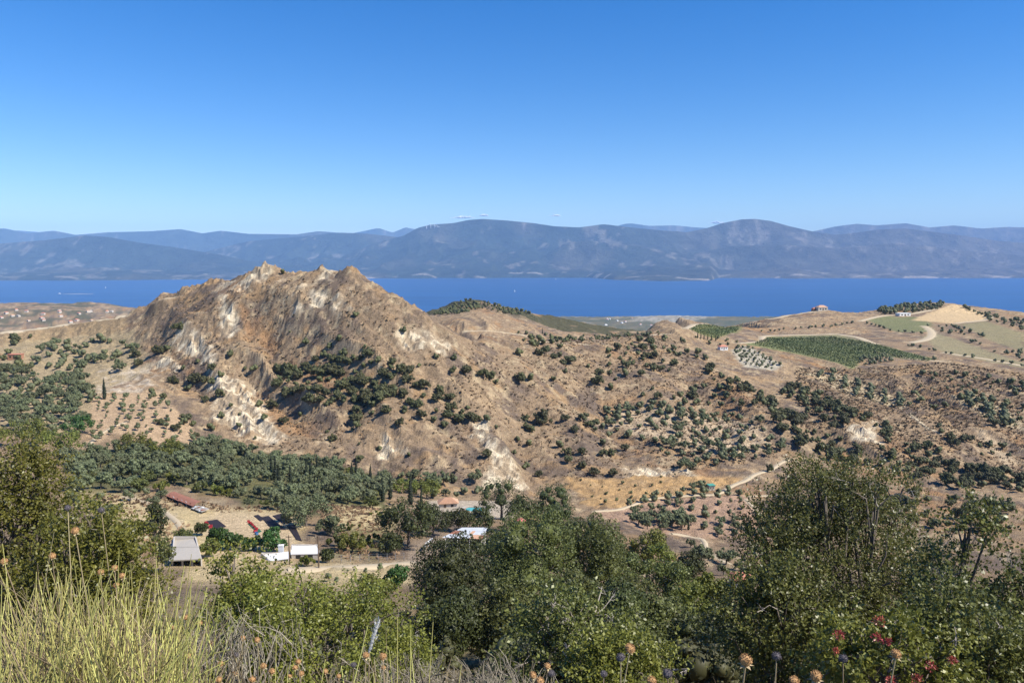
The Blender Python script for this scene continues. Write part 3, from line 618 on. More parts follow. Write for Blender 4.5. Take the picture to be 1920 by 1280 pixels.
def lobes_of(w, h, k, rng, rr=(0.3, 0.45), base=0.12):
    """k lobes spread over a crown of width w and height h that stands on z = 0"""
    out = [(np.array([0, 0, h * 0.5]), 0.36 * min(w, h))]
    for _ in range(k):
        th = rng.uniform(0, 2 * math.pi); ph = math.asin(rng.uniform(-0.55, 1)); r = rng.uniform(*rr) * min(w, h) * 0.5
        c = np.array([math.cos(th) * math.cos(ph) * (w / 2 - r * 0.8), math.sin(th) * math.cos(ph) * (w / 2 - r * 0.8), h * (0.5 + base * 0.5) + math.sin(ph) * (h * (0.5 - base * 0.5) - r * 0.75)])
        out.append((c, r * rng.uniform(0.85, 1.15)))
    return out

def crown_np(lobes, n, L, rng, shell=0.35, core=True, cs=0.86, up=0.15, wr=0.62, cv=ICO1, ncore=None):
    cen = np.array([c for c, _ in lobes]); rad = np.array([r for _, r in lobes]); li = rng.choice(len(rad), n, p=rad ** 2 / (rad ** 2).sum())
    d = unit(rng.normal(size=(n, 3)) + np.array([0, 0, up])); P = cen[li] + d * (rad[li] * (1.04 - shell * rng.random(n) ** 1.6))[:, None]
    ok = np.ones(n, bool)
    for c, r in lobes: ok &= np.linalg.norm(P - c, axis=1) > r * 0.78 - 1e-6
    ok |= rng.random(n) < 0.15
    P, d, li = P[ok], d[ok], li[ok]; k = len(P)
    nr = unit(d + rng.normal(size=(k, 3)) * 0.55); ax = unit(np.cross(nr, rng.normal(size=(k, 3))))
    s = rng.uniform(0.7, 1.3, k); V, Q = leaves_np(P - ax * (L * s * 0.5)[:, None], ax, nr, L * s, L * s * wr)
    lt = rng.uniform(0, 0.4, len(rad)); tint = np.clip(lt[li] + rng.random(k) * 0.6, 0, 1); T = np.repeat(tint, 4)
    tris = np.zeros((0, 3), int)
    if core:
        for j, (c, r) in enumerate(lobes[:ncore] if ncore else lobes):
            v, f = cv; vv = v * (1 + 0.16 * np.sin(v[:, [0]] * 5 + j) * np.cos(v[:, [1]] * 4 + j * 2)) * r * cs + c
            tris = np.concatenate([tris, f + len(V)]); V = np.concatenate([V, vv]); T = np.concatenate([T, np.clip(lt[j] + 0.2 + 0.2 * rng.random(len(vv)), 0, 1)])
    return V, Q, tris, T

def join(parts):
    V, Q, Tr, T, MI = [], [], [], [], []; off = 0; mq, mt = [], []
    for v, q, t, tint, mi in parts:
        V.append(v); T.append(tint if tint is not None else np.full(len(v), 0.5)); q = np.asarray(q, int).reshape(-1, 4); t = np.asarray(t, int).reshape(-1, 3)
        Q.append(q + off); Tr.append(t + off); mq.append(np.full(len(q), mi)); mt.append(np.full(len(t), mi)); off += len(v)
    return np.concatenate(V), np.concatenate(Q), np.concatenate(Tr), np.concatenate(T), np.concatenate(mq + mt)

def crown_mesh(name, lobes, n, L, rng, mat, trunk=None, **k):
    v, q, t, ti = crown_np(lobes, n, L, rng, **k); parts = [(v, q, t, ti, 0)]; mats = [mat]
    if trunk is not None: tv, tq = trunk; parts.append((tv, tq, [], None, 1)); mats.append(M['bark'])
    V, Q, T, ti, mi = join(parts); return np_mesh(name, V, Q, T, mats, {'tint': ti}, matidx=mi)

def trunk_np(h, r, rng, limbs=4, spread=0.5, ch=None):
    """tapered trunk with limbs"""
    ch = ch or h * 0.5; P = [np.array([[0, 0, -0.4], [rng.uniform(-.1, .1) * h * .2, rng.uniform(-.1, .1) * h * .2, ch * .5], [0, 0, ch]])]; Rr = [np.array([r * 1.25, r, r * 0.75])]
    for i in range(limbs):
        a = i * 6.283 / limbs + rng.uniform(-.4, .4); e = np.array([math.cos(a) * spread * h, math.sin(a) * spread * h, h * rng.uniform(0.72, 0.92)]); s = np.array([0, 0, ch * rng.uniform(.6, 1)])
        P.append(np.array([s, s * .55 + e * .45 + [0, 0, .04 * h], e])); Rr.append(np.array([r * .6, r * .4, r * .12]))
    return tube_np(P, Rr, 5)

def sublobes(lobes, k, rng, f=(0.34, 0.5)):
    out = [(c, r * 0.84) for c, r in lobes]
    for c, r in lobes:
        for _ in range(k):
            d = unit(rng.normal(size=3) + np.array([0, 0, 0.25])); q = r * rng.uniform(*f); out.append((c + d * (r - q * 0.55), q))
    return out

# variants of the far-off plants (unit-sized: about 1 m wide), shared by many individuals
VS = [crown_mesh('evergreen_shrub', sublobes(lobes_of(1, 0.84, 6 + i % 5, G, (0.28, 0.66), 0.02), 5, G), 1500, 0.06, G, M['shrub'], cs=0.8, shell=.45) for i in range(9)]
VO = [crown_mesh('olive_tree', [(c + [0, 0, 0.12], r) for c, r in sublobes(lobes_of(1, 0.78, 8 + i % 4, G, (0.26, 0.55), 0.1), 5, G)], 1500, 0.06, G, M['olive'], trunk_np(0.7, 0.035, G, 3, 0.3, 0.3), cs=0.74, shell=.45) for i in range(8)]
VT = [crown_mesh('olive_sapling', [(c + [0, 0, 0.2], r) for c, r in lobes_of(0.8, 0.95, 5, G, (0.4, 0.6), 0.05)], 220, 0.10, G, M['olive'], trunk_np(0.8, 0.03, G, 2, 0.2, 0.4)) for i in range(4)]
def cyp_lobes(k=15): return [(np.array([G.uniform(-.01, .01), G.uniform(-.01, .01), 0.06 + 0.88 * i / k]), 0.085 * (1 - 0.75 * (i / k) ** 1.7) * (0.75 if i == 0 else 1)) for i in range(k + 1)]
VC = [crown_mesh('cypress_tree', cyp_lobes(), 420, 0.045, G, M['cypress'], trunk_np(0.3, 0.012, G, 2, 0.05, 0.15), up=1.2) for i in range(3)]
VLOW = []
for i in range(5): VLOW.append(crown_np(lobes_of(1, 0.85, 3, G, (0.5, 0.7), 0.02), 34, 0.2, G, cs=0.95))

def scatter(pts, spacing, n=4000, ymin=120.0, thin=0.0, ns=25.0):
    P = plan(pts + [pts[0]], ymin); lo, hi = P.min(0), P.max(0); area = (hi - lo).prod(); n = int(min(n, area / spacing ** 2 * 3))
    q = lo + G.random((n, 2)) * (hi - lo); c = np.zeros(n, bool)
    for (ax, ay), (bx, by) in zip(P[:-1], P[1:]):
        cond = (ay > q[:, 1]) != (by > q[:, 1]); c ^= cond & (q[:, 0] < (bx - ax) * (q[:, 1] - ay) / (by - ay + 1e-12) + ax)
    if thin: c &= fbm(q[:, 0], q[:, 1], ns, 3, 141) > thin - 0.5
    q = q[c]; out = []
    cell = {}
    for x, y in q:
        k = (int(x // spacing), int(y // spacing))
        if any(math.hypot(x - a, y - b_) < spacing for i in (-1, 0, 1) for j in (-1, 0, 1) for a, b_ in cell.get((k[0] + i, k[1] + j), ())): continue
        cell.setdefault(k, []).append((x, y)); out.append((x, y))
    return out

def gridrows(pts, du, dv, ang, jit=0.4, ymin=120.0):
    P = plan(pts + [pts[0]], ymin); c0 = P.mean(0); ca, sa = math.cos(ang), math.sin(ang); rr = np.abs(P - c0).max() * 1.5
    iu = np.arange(-int(rr / du), int(rr / du) + 1) * du; iv = np.arange(-int(rr / dv), int(rr / dv) + 1) * dv
    A_, B_ = np.meshgrid(iu, iv); q = np.stack([c0[0] + A_ * ca - B_ * sa, c0[1] + A_ * sa + B_ * ca], -1).reshape(-1, 2) + G.normal(size=(A_.size, 2)) * jit; c = np.zeros(len(q), bool)
    for (ax, ay), (bx, by) in zip(P[:-1], P[1:]):
        cond = (ay > q[:, 1]) != (by > q[:, 1]); c ^= cond & (q[:, 0] < (bx - ax) * (q[:, 1] - ay) / (by - ay + 1e-12) + ax)
    return [tuple(p) for p in q[c]]

SHRUB, OLIVE, SAPL = [], [], []          # (x, y, width, label, group)
def put(lst, xy, lo, hi, label, group):
    for x, y in xy: lst.append((x, y, lo * .72 + (hi * 1.15 - lo * .72) * G.random() ** 1.25, label, group))
def one(lst, items, label, group):
    for px, py, w in items:
        p = gp(px, py + w * 0.33); lst.append((p[0], p[1], w / FPX * p[1], label, group))
LH, GH = 'lone round evergreen shrub on the bare slope of the eroded hill', 'lone shrubs on the eroded hill'
one(SHRUB, [(335, 612, 26), (297, 657, 27), (314, 652, 16), (252, 663, 22), (258, 680, 22), (325, 712, 26), (365, 710, 30), (385, 712, 20), (397, 687, 22), (397, 715, 18), (413, 737, 22), (383, 747, 20), (353, 727, 18), (370, 677, 12), (433, 663, 17), (475, 690, 18),
            (572, 640, 16), (508, 757, 24), (413, 778, 16), (413, 702, 16), (308, 742, 18), (543, 622, 6), (667, 590, 15), (757, 618, 15), (817, 668, 14), (342, 690, 13), (460, 690, 9), (432, 760, 12), (300, 790, 20), (330, 800, 22), (345, 790, 18), (365, 815, 20), (395, 800, 18)], LH, GH)
one(SHRUB, [(530, 510, 13)], 'single dark shrub standing on the crest beside the highest peak', 'crest shrub')
one(SHRUB, [(853, 670, 17), (973, 660, 18), (850, 693, 20), (872, 695, 27), (905, 698, 24), (920, 703, 24), (930, 715, 14), (975, 708, 26), (993, 707, 18), (770, 692, 20), (785, 685, 11), (768, 753, 20), (750, 790, 20), (893, 783, 22), (912, 783, 16), (823, 730, 24), (847, 760, 26), (1038, 710, 14), (1060, 695, 12), (1123, 713, 24), (1145, 725, 18), (930, 800, 10), (914, 848, 22), (985, 873, 19), (1010, 887, 20), (972, 822, 12), (990, 830, 16), (964, 847, 12), (1048, 832, 18), (1062, 846, 26), (1064, 862, 22), (1092, 845, 22), (1090, 872, 22), (1112, 884, 24), (1150, 886, 22), (1130, 848, 20), (1147, 848, 22), (1130, 829, 16), (1172, 838, 20), (990, 800, 26), (985, 783, 20), (1020, 782, 40), (1060, 782, 22), (1078, 803, 20), (1102, 793, 20)], 'round evergreen shrub scattered on the slope below the saddle road', 'shrubs below the saddle road')
put(SHRUB, scatter([(518, 700), (560, 690), (600, 665), (635, 635), (700, 655), (745, 690), (800, 730), (770, 745), (730, 742), (700, 765), (650, 755), (600, 765), (570, 775), (540, 750), (515, 730)], 3.9, thin=0.30), 4.5, 8.0, 'evergreen shrub in the dense thicket in the middle of the eroded hill', 'thicket on the eroded hill')
put(SHRUB, scatter([(655, 745), (720, 735), (790, 740), (830, 728), (875, 760), (885, 795), (840, 805), (800, 790), (740, 775), (675, 815), (655, 795)], 5.4, thin=0.45), 4.0, 7.0, 'evergreen shrub in the straggling thicket above the pale cliff', 'thicket above the pale cliff')
put(SHRUB, scatter([(985, 650), (1050, 640), (1085, 690), (1080, 700), (1030, 685), (990, 672)], 7, thin=0.4), 5, 8, 'evergreen shrub in the loose clump under the saddle road', 'clump under the saddle road')
put(SHRUB, scatter([(1080, 650), (1270, 635), (1360, 700), (1440, 745), (1440, 770), (1300, 760), (1200, 750), (1110, 735)], 7.5, thin=0.40), 4.5, 7.5, 'round evergreen shrub on the brown slope below the fields', 'shrubs on the brown slope')
put(SHRUB, scatter([(1440, 740), (1500, 728), (1600, 772), (1700, 815), (1800, 862), (1920, 900), (1920, 925), (1800, 915), (1650, 885), (1560, 865), (1480, 830), (1450, 790)], 5.6, thin=0.36), 4.5, 8.0, 'dark evergreen shrub in the maquis covering the right hand slope', 'maquis on the slope below the terraces')
put(SHRUB, scatter([(1730, 700), (1790, 700), (1920, 720), (1920, 890), (1800, 850), (1700, 770)], 6.0, thin=0.45), 2.5, 6.0, 'low evergreen shrub on the gullied slope under the vineyard track', 'shrubs on the gullied slope')
put(SHRUB, scatter([(400, 800), (540, 870), (700, 900), (900, 905), (800, 860), (640, 800), (560, 780), (480, 760)], 10, thin=0.45), 2.5, 5.0, 'small evergreen shrub near the foot of the eroded hill', 'shrubs at the foot of the hill')
put(SHRUB, scatter([(1060, 900), (1280, 890), (1290, 920), (1180, 950), (1100, 940)], 6, thin=0.45), 1.2, 2.4, 'tiny green bush on the orange grass below the ledge', 'bushes on the orange grass')
put(SHRUB, scatter([(280, 735), (340, 780), (400, 830), (440, 850), (400, 860), (330, 790)], 5, thin=0.3), 4, 6.5, 'evergreen shrub in the row along the edge of the young orchard', 'shrubs edging the orchard')
put(OLIVE, scatter([(0, 690), (80, 715), (150, 700), (175, 750), (165, 800), (90, 830), (0, 800)], 5.6), 5.5, 8.0, 'olive tree in the dense grove left of the young orchard', 'dense olive grove')
put(OLIVE, scatter([(60, 655), (130, 640), (245, 635), (260, 690), (180, 705), (60, 690)], 6.5, thin=0.4), 5, 7.5, 'olive tree on the pale stony ground under the ridge road', 'olives under the ridge road')
put(OLIVE, scatter([(120, 870), (200, 845), (420, 840), (560, 862), (720, 905), (730, 945), (600, 945), (520, 958), (420, 930), (330, 905), (250, 905), (150, 930)], 4.9, thin=0.12, ns=40), 4.6, 8.0, 'grey green olive tree in the grove behind the farm yard', 'olive grove behind the yard')
put(OLIVE, scatter([(400, 838), (480, 850), (560, 868), (720, 890), (900, 905), (900, 930), (800, 935), (720, 905), (600, 885), (440, 860)], 5.6, thin=0.2, ns=30), 4.5, 7.5, 'olive tree along the foot of the eroded hill', 'olives at the hill foot')
put(OLIVE, scatter([(130, 905), (250, 915), (330, 940), (300, 985), (200, 960), (120, 945)], 8, thin=0.3), 3.5, 6, 'olive tree on the straw slope left of the yard', 'olives on the straw slope')
put(OLIVE, scatter([(1090, 790), (1200, 755), (1300, 770), (1440, 790), (1480, 850), (1400, 865), (1280, 880), (1220, 835), (1120, 815)], 5.6, thin=0.25), 4.5, 6.5, 'olive tree in the grove on the sandy terraces below the brown slope', 'grove on the sandy terraces')
put(OLIVE, gridrows([(1140, 955), (1300, 905), (1385, 925), (1445, 985), (1430, 1012), (1330, 1010), (1270, 965), (1200, 958)], 7.0, 7.5, 0.5, 0.7), 3.0, 4.6, 'olive tree in the open orchard beside the valley track', 'orchard by the valley track')
put(OLIVE, scatter([(1180, 960), (1290, 985), (1290, 1000), (1200, 990)], 5), 5, 7, 'olive tree on the shady bank under the valley track', 'olives under the track')
put(OLIVE, scatter([(1290, 1020), (1320, 1040), (1400, 1060), (1400, 1090), (1300, 1070)], 5.5), 4.5, 6.5, 'olive tree beside the pale stony stream bed', 'olives by the stream bed')
put(SHRUB, scatter([(1440, 880), (1500, 920), (1700, 930), (1900, 940), (1900, 1000), (1600, 1000), (1450, 960)], 6, thin=0.3), 4, 7, 'dark shrub on the valley floor behind the near oak', 'valley floor shrubs')
put(SAPL, gridrows([(175, 748), (285, 737), (330, 772), (382, 846), (300, 846), (222, 812), (170, 835), (176, 780)], 5.6, 6.2, 0.35, 1.0), 2.3, 3.8, 'small young olive tree in the bare tilled orchard', 'young olive orchard')
put(SAPL, scatter([(600, 1075), (740, 1068), (740, 1105), (620, 1105)], 3.6), 1.0, 1.8, 'newly planted sapling in the straw field by the concrete road', 'saplings by the concrete road')
put(OLIVE, gridrows([(1372, 656), (1400, 648), (1466, 684), (1450, 694), (1396, 686)], 5.5, 6, 0.3, 0.4), 2.6, 3.6, 'small olive tree in the planted block beside the vineyard', 'planted block by the vineyard')
put(OLIVE, gridrows([(1515, 700), (1560, 698), (1705, 752), (1690, 765), (1600, 741)], 5.0, 9.0, 1.1, 0.5), 4.0, 5.5, 'olive tree in rows on the sandy terraces below the vineyard', 'terraced olive rows')
put(OLIVE, gridrows([(1785, 742), (1830, 738), (1915, 788), (1915, 806), (1860, 790)], 5.0, 9.0, 1.1, 0.5), 4.0, 5.5, 'olive tree in rows on the lower sandy terrace', 'lower terraced olive rows')
put(OLIVE, gridrows([(1600, 672), (1660, 668), (1675, 680), (1620, 690)], 6, 7, 0.5, 0.6), 3.5, 5, 'olive tree in the small plot at the vineyard corner', 'plot at the vineyard corner')
for ln, lb, gr in (([(1430, 622), (1480, 617), (1560, 612), (1620, 604)], 'small round tree in the row between the upper fields', 'tree row between the fields'), ([(1625, 606), (1670, 620), (1740, 628)], 'small round tree in the row beside the upper vineyard', 'row beside the upper vineyard'),
                   ([(1640, 661), (1700, 671), (1765, 677)], 'small round tree along the track edging the vineyard', 'trees along the vineyard track'), ([(1770, 662), (1850, 674), (1920, 688)], 'small round tree along the track above the gullies', 'trees along the upper track'), ([(1700, 648), (1760, 660)], 'small round tree by the bend of the white road', 'trees by the road bend')):
    P = plan(ln, 400); L_ = np.r_[0, np.cumsum(np.linalg.norm(np.diff(P, axis=0), axis=1))]
    for s_ in np.arange(0, L_[-1], 9.0):
        if R.random() < 0.85: OLIVE.append((np.interp(s_, L_, P[:, 0]) + R.uniform(-1, 1), np.interp(s_, L_, P[:, 1]) + R.uniform(-4, 4), R.uniform(3, 4.6), lb, gr))
put(OLIVE, scatter([(1735, 610), (1790, 610), (1920, 660), (1920, 680), (1850, 655)], 9, thin=0.4), 4, 6, 'dark tree in the belt between the two pale fields', 'belt between pale fields')
put(SHRUB, scatter([(1645, 582), (1700, 566), (1770, 566), (1760, 580), (1700, 588), (1660, 590)], 7, ymin=600), 5, 8, 'dark shrub on the wooded knoll above the white building', 'wooded knoll')
put(SHRUB, scatter([(1800, 575), (1860, 592), (1920, 605), (1920, 620), (1850, 600)], 8, ymin=600), 4, 7, 'dark shrub on the rim beside the ploughed field', 'rim shrubs')
put(SHRUB, scatter([(810, 590), (880, 560), (960, 580), (1000, 590), (960, 592), (900, 578), (860, 590)], 6, ymin=700), 3.5, 6.5, 'dark shrub covering the wooded hilltop behind the saddle', 'wooded hilltop')
put(SHRUB, scatter([(960, 625), (1100, 632), (1250, 622), (1250, 630), (1100, 648), (980, 640)], 8, ymin=350, thin=0.35), 3, 5, 'small dark bush beside the saddle road', 'bushes beside the saddle road')
put(SHRUB, scatter([(1290, 625), (1380, 640), (1400, 655), (1330, 648)], 7, ymin=350, thin=0.3), 3, 5, 'small bush around the red roofed house', 'bushes round the house')
put(SHRUB, scatter([(0, 640), (60, 630), (60, 700), (0, 700)], 8, thin=0.4), 4, 6.5, 'dark bush around the small brick hut', 'bushes round the brick hut')

MARKS = [(345, 935, 'behind the long red brown shed'), (270, 850, 'below the light green orchard bushes'), (515, 900, 'by the pair of tall cypresses'), (600, 905, 'by the cypress clump'), (560, 950, 'behind the big old olive'), (440, 945, 'above the raisin yard'), (690, 920, 'left of the pool cottage'), (200, 910, 'above the straw track'), (430, 870, 'under the pale marl spur'), (196, 745, 'by the lone cypress'), (90, 790, 'above the light bushy tree'), (30, 700, 'below the brick hut'), (150, 700, 'on the stony ground'),
         (560, 720, 'at the lower left edge of the thicket'), (640, 650, 'at the top of the thicket'), (720, 720, 'at the right edge of the thicket'), (1500, 760, 'under the terraced olive rows'), (1620, 805, 'round the bare pale patch'), (1560, 860, 'behind the near kermes oak'), (1740, 850, 'along the sandy gully'), (1870, 900, 'by the lowest track'), (1333, 917, 'by the green roofed hut'), (1440, 980, 'by the pale stream bank'), (1200, 940, 'at the start of the valley track'), (1460, 860, 'where the track leaves the valley'), (1150, 780, 'on the upper terrace'), (1300, 870, 'above the rock ledge'), (1250, 650, 'near the cypress row'), (1000, 640, 'near the saddle road'), (905, 790, 'on top of the pale cliff'), (985, 900, 'at the foot of the pale cliff'), (340, 620, 'on the pale scree'), (460, 800, 'on the pale marl spur'), (1120, 870, 'just above the orange grass'), (1060, 790, 'on the middle spur')]
MK = hit([q[0] for q in MARKS], [q[1] for q in MARKS])
def place(lst, VAR, name, cat, cap, stuffname, mat, rot=True):
    med = {}
    for t in lst: med.setdefault(t[3], []).append(t[2])
    out = []
    for x, y, w, lb, gr in lst:
        if len(med[lb]) > 14:
            j = int(np.argmin(np.hypot(MK[:, 0] - x, MK[:, 1] - y))); big = w > np.median(med[lb]); kind_ = ('large' if big else 'small')
            base = {'evergreen_shrub': 'dark evergreen shrub', 'olive_tree': 'grey green olive tree', 'olive_sapling': 'young olive tree'}[name]
            lb2 = f"{kind_} {base} {MARKS[j][2]}, {gr}"; lb = lb2
            if len(lb2.split()) > 16: lb = f"{kind_} {base} {MARKS[j][2]}"; gr = lb
        out.append((x, y, w, lb, gr))
    lst = out
    lst.sort(key=lambda t: -t[2] / t[1])
    for x, y, w, lb, gr in lst[:cap]:
        o = link(name, R.choice(VAR), None, (x, y, zat(x, y) - 0.06 * w), R.uniform(0, 6.28), (w, w * R.uniform(.9, 1.1), w * R.uniform(0.82, 1.02))); tag(o, lb, cat, gr)
    rest = lst[cap:]
    if rest:
        parts = []
        for x, y, w, lb, gr in rest[:1300]:
            v, q, t, ti = VLOW[R.randrange(5)]; a = R.uniform(0, 6.28); ca, sa = math.cos(a), math.sin(a); vv = np.stack([v[:, 0] * ca - v[:, 1] * sa, v[:, 0] * sa + v[:, 1] * ca, v[:, 2]], 1) * w
            parts.append((vv + [x, y, zat(x, y) - 0.05 * w], q, t, np.clip(ti + R.uniform(-.15, .15), 0, 1), 0))
        V, Q, T, ti, mi = join(parts); tag(link(stuffname, np_mesh(stuffname, V, Q, T, [mat], {'tint': ti})), kind='stuff', label='distant small shrubs and trees too many to count' if cat == 'shrub' else 'distant olive trees too many to count')
    print(name, len(lst))
place(SHRUB, VS, 'evergreen_shrub', 'shrub', 280, 'distant_shrubs', M['shrub'])
place(OLIVE, VO, 'olive_tree', 'olive tree', 300, 'distant_olives', M['olive'])
place(SAPL, VT, 'olive_sapling', 'sapling', 300, 'distant_saplings', M['olive'])

for px, py, h, lb in ([(196, 748, 40, 'tall lone cypress at the corner of the young orchard')] + [(p, q, h, 'slim dark cypress in the olive grove behind the farm yard') for p, q, h in ((510, 900, 40), (517, 905, 42), (523, 910, 34), (540, 890, 30), (575, 905, 36), (583, 905, 38), (595, 900, 40), (608, 905, 36), (545, 912, 34), (660, 905, 34), (668, 905, 36), (695, 905, 30), (718, 940, 34), (732, 935, 38), (770, 945, 46), (790, 945, 26))]
                       + [(p, q, h, 'dark cypress in the short row beside the red roofed house') for p, q, h in ((1308, 634, 13), (1314, 635, 13), (1320, 636, 12), (1327, 637, 12), (1334, 638, 12), (1342, 639, 12))] + [(1017, 626, 12, 'cypress standing by the saddle road'), (1291, 993, 26, 'lone slim cypress below the valley orchard')]):
    p = gp(px, py); hm = h * (1.25 if 'behind the farm' in lb else 1) / FPX * p[1]
    tag(link('cypress_tree', R.choice(VC), None, p - [0, 0, 0.2], R.uniform(0, 6), (hm * 1.25, hm * 1.25, hm * 1.08)), lb, 'cypress', 'cypresses in the grove' if 'behind the farm' in lb else ('cypress row' if 'row' in lb else None))

# low dry scrub and grass tufts all over the slopes
def tufts(polys, n, lo, hi, name, ymin=120, nl=6, mat='scrub', label='low dry scrub and dead grass covering the slopes'):
    pts = [];
    for pl, k in polys:
        P = plan(pl + [pl[0]], ymin); lo_, hi_ = P.min(0), P.max(0); q = lo_ + G.random((int(n * k * 2.2), 2)) * (hi_ - lo_); c = np.zeros(len(q), bool)
        for (ax, ay), (bx, by) in zip(P[:-1], P[1:]):
            cond = (ay > q[:, 1]) != (by > q[:, 1]); c ^= cond & (q[:, 0] < (bx - ax) * (q[:, 1] - ay) / (by - ay + 1e-12) + ax)
        q = q[c]; q = q[fbm(q[:, 0], q[:, 1], 22, 3, 151) > -0.22 - 0.3 * G.random(len(q))][:int(n * k)]; pts.append(q)
    q = np.concatenate(pts); keep = sample(cliffs, q[:, 0], q[:, 1]) < 0.35; q = q[keep]; k = len(q); z = sample(H, q[:, 0], q[:, 1]); sz = G.uniform(lo, hi, k)
    base = np.repeat(np.column_stack([q, z - 0.05]), nl, 0); s = np.repeat(sz, nl); d = unit(G.normal(size=(k * nl, 3)) * [1, 1, 0.4] + [0, 0, 0.45]); nr = unit(np.cross(d, np.cross(d, np.array([0, 0, 1.0]) + G.normal(size=(k * nl, 3)) * .5)))
    V, Q = leaves_np(base + d * (s * 0.08)[:, None], d, nr, s * 0.75, s * 0.6)
    t = np.clip(np.repeat(np.clip(0.45 + fbm(q[:, 0], q[:, 1], 30, 3, 155) * 0.9 + G.normal(size=k) * 0.18, 0, 1), nl) + G.normal(size=k * nl) * 0.1, 0, 1)
    tag(link(name, np_mesh(name, V, Q, None, [M[mat]], {'tint': np.repeat(t, 4)})), label, kind='stuff')
tufts([([(245, 615), (340, 560), (400, 545), (497, 520), (655, 528), (700, 550), (800, 620), (860, 645), (1000, 640), (1250, 625), (1330, 690), (1480, 780), (1500, 850), (1300, 885), (1050, 900), (900, 910), (700, 895), (540, 865), (430, 810), (350, 720), (260, 650)], 1.0), ([(1490, 690), (1620, 690), (1770, 680), (1920, 700), (1920, 890), (1700, 870), (1500, 800)], 0.35), ([(150, 925), (330, 930), (420, 950), (600, 945), (745, 955), (745, 1050), (640, 1050), (600, 960), (380, 960), (300, 1050), (200, 960)], 0.1)], 18500, 0.5, 1.35, 'dry_scrub', nl=6)

tufts([([(245, 615), (340, 560), (400, 545), (497, 520), (655, 528), (700, 550), (800, 620), (860, 645), (1000, 640), (1250, 625), (1330, 690), (1480, 780), (1500, 850), (1300, 885), (1050, 900), (900, 910), (700, 895), (540, 865), (430, 810), (350, 720), (260, 650)], 1.0), ([(1490, 690), (1620, 690), (1770, 680), (1920, 700), (1920, 890), (1700, 870), (1500, 800)], 0.6)], 7000, 0.7, 1.8, 'thorn_scrub', nl=6, mat='greyscrub', label='low grey brown thorn scrub dotted over the slopes')
# vines: low green hedges in rows
def vines(pts, ang, name, mat, sp=2.6):
    P = gridrows(pts, 1.7, sp, ang, 0.12, 400); q = np.array(P); k = len(q); z = sample(H, q[:, 0], q[:, 1]); nl = 4
    base = np.repeat(np.column_stack([q, z + 0.1]), nl, 0); d = unit(G.normal(size=(k * nl, 3)) * [1, 1, .4] + [0, 0, .5]); nr = unit(np.cross(d, G.normal(size=(k * nl, 3)))); V, Q = leaves_np(base, d, nr, G.uniform(.9, 1.5, k * nl), G.uniform(.7, 1.1, k * nl))
    tag(link(name, np_mesh(name, V, Q, None, [mat], {'tint': np.repeat(np.clip(G.random(k * nl) * .6 + np.repeat(fbm(q[:, 0], q[:, 1], 40, 2, 7) * .5, nl) + .2, 0, 1), 4)})), 'rows of green vines on the plateau field', kind='stuff')
vines([(1440, 634), (1560, 631), (1630, 642), (1750, 674), (1740, 677), (1660, 668), (1620, 672), (1598, 690), (1570, 680), (1500, 663), (1410, 645)], 0.6, 'vine_rows', M['vine'])
vines([(1292, 618), (1310, 608), (1385, 612), (1380, 622), (1340, 634)], 0.4, 'vine_rows', M['vine'])

# ------------------------------------------------------------------ trees of the farm and the near slope
def tree_thing(name, label, cat, group, px, top, Y, wpx, mat, n=9000, L=0.3, k=26, mult=0.9, lk=0.98, hmin=None, rr=(0.28, 0.42), dens=1.0, cs=0.86, sq=1.0, base=0.1):
    """a tree > trunk, crown: pixel column, top pixel row, distance, crown width in pixels"""
    a, b_ = ray(px, top); x = float(a * Y); zt = float(CAMZ + b_ * Y); zg = zat(x, Y); w = wpx / FPX * Y; h = max(zt - zg, hmin or w * 0.6)
    o = bpy.data.objects.new(name, None); COL.objects.link(o); o.location = (x, Y, zg); o.empty_display_size = 0.5; tag(o, label, cat, group)
    l0 = lobes_of(w, h, int(k * .8), G, rr, base); lb = sublobes(l0, 8, G, (0.26, 0.5))
    v, q, t, ti = crown_np(lb, int(n * dens * mult), L * lk * 1.12, G, cs=.55, shell=.38, cv=ICO1, ncore=len(l0)); link('crown', np_mesh('crown', v, q, t, [mat], {'tint': ti}), o)
    tv, tq = trunk_np(h * 0.8, max(0.09, w * 0.025), G, 5, 0.3); link('trunk', np_mesh('trunk', tv, tq, None, [M['bark']], smooth=True), o)
    return o
T_ = tree_thing
OK_ = 'broad evergreen oak'
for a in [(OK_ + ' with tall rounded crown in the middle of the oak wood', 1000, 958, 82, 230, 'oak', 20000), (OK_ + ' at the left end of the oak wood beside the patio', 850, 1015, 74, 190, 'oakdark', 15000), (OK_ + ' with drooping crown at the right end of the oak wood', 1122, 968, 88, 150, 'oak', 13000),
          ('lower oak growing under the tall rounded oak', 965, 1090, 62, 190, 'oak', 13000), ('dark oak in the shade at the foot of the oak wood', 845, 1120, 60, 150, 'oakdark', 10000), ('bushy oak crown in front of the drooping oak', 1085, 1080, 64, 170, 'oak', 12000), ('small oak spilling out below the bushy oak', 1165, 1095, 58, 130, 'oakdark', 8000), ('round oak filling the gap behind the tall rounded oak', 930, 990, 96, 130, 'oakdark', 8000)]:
    T_('oak_tree', a[0], 'oak', None, a[1], a[2], a[3], a[4], M[a[5]], a[6], 0.27, 17, rr=(0.38, 0.56), mult=2.3, lk=.8)
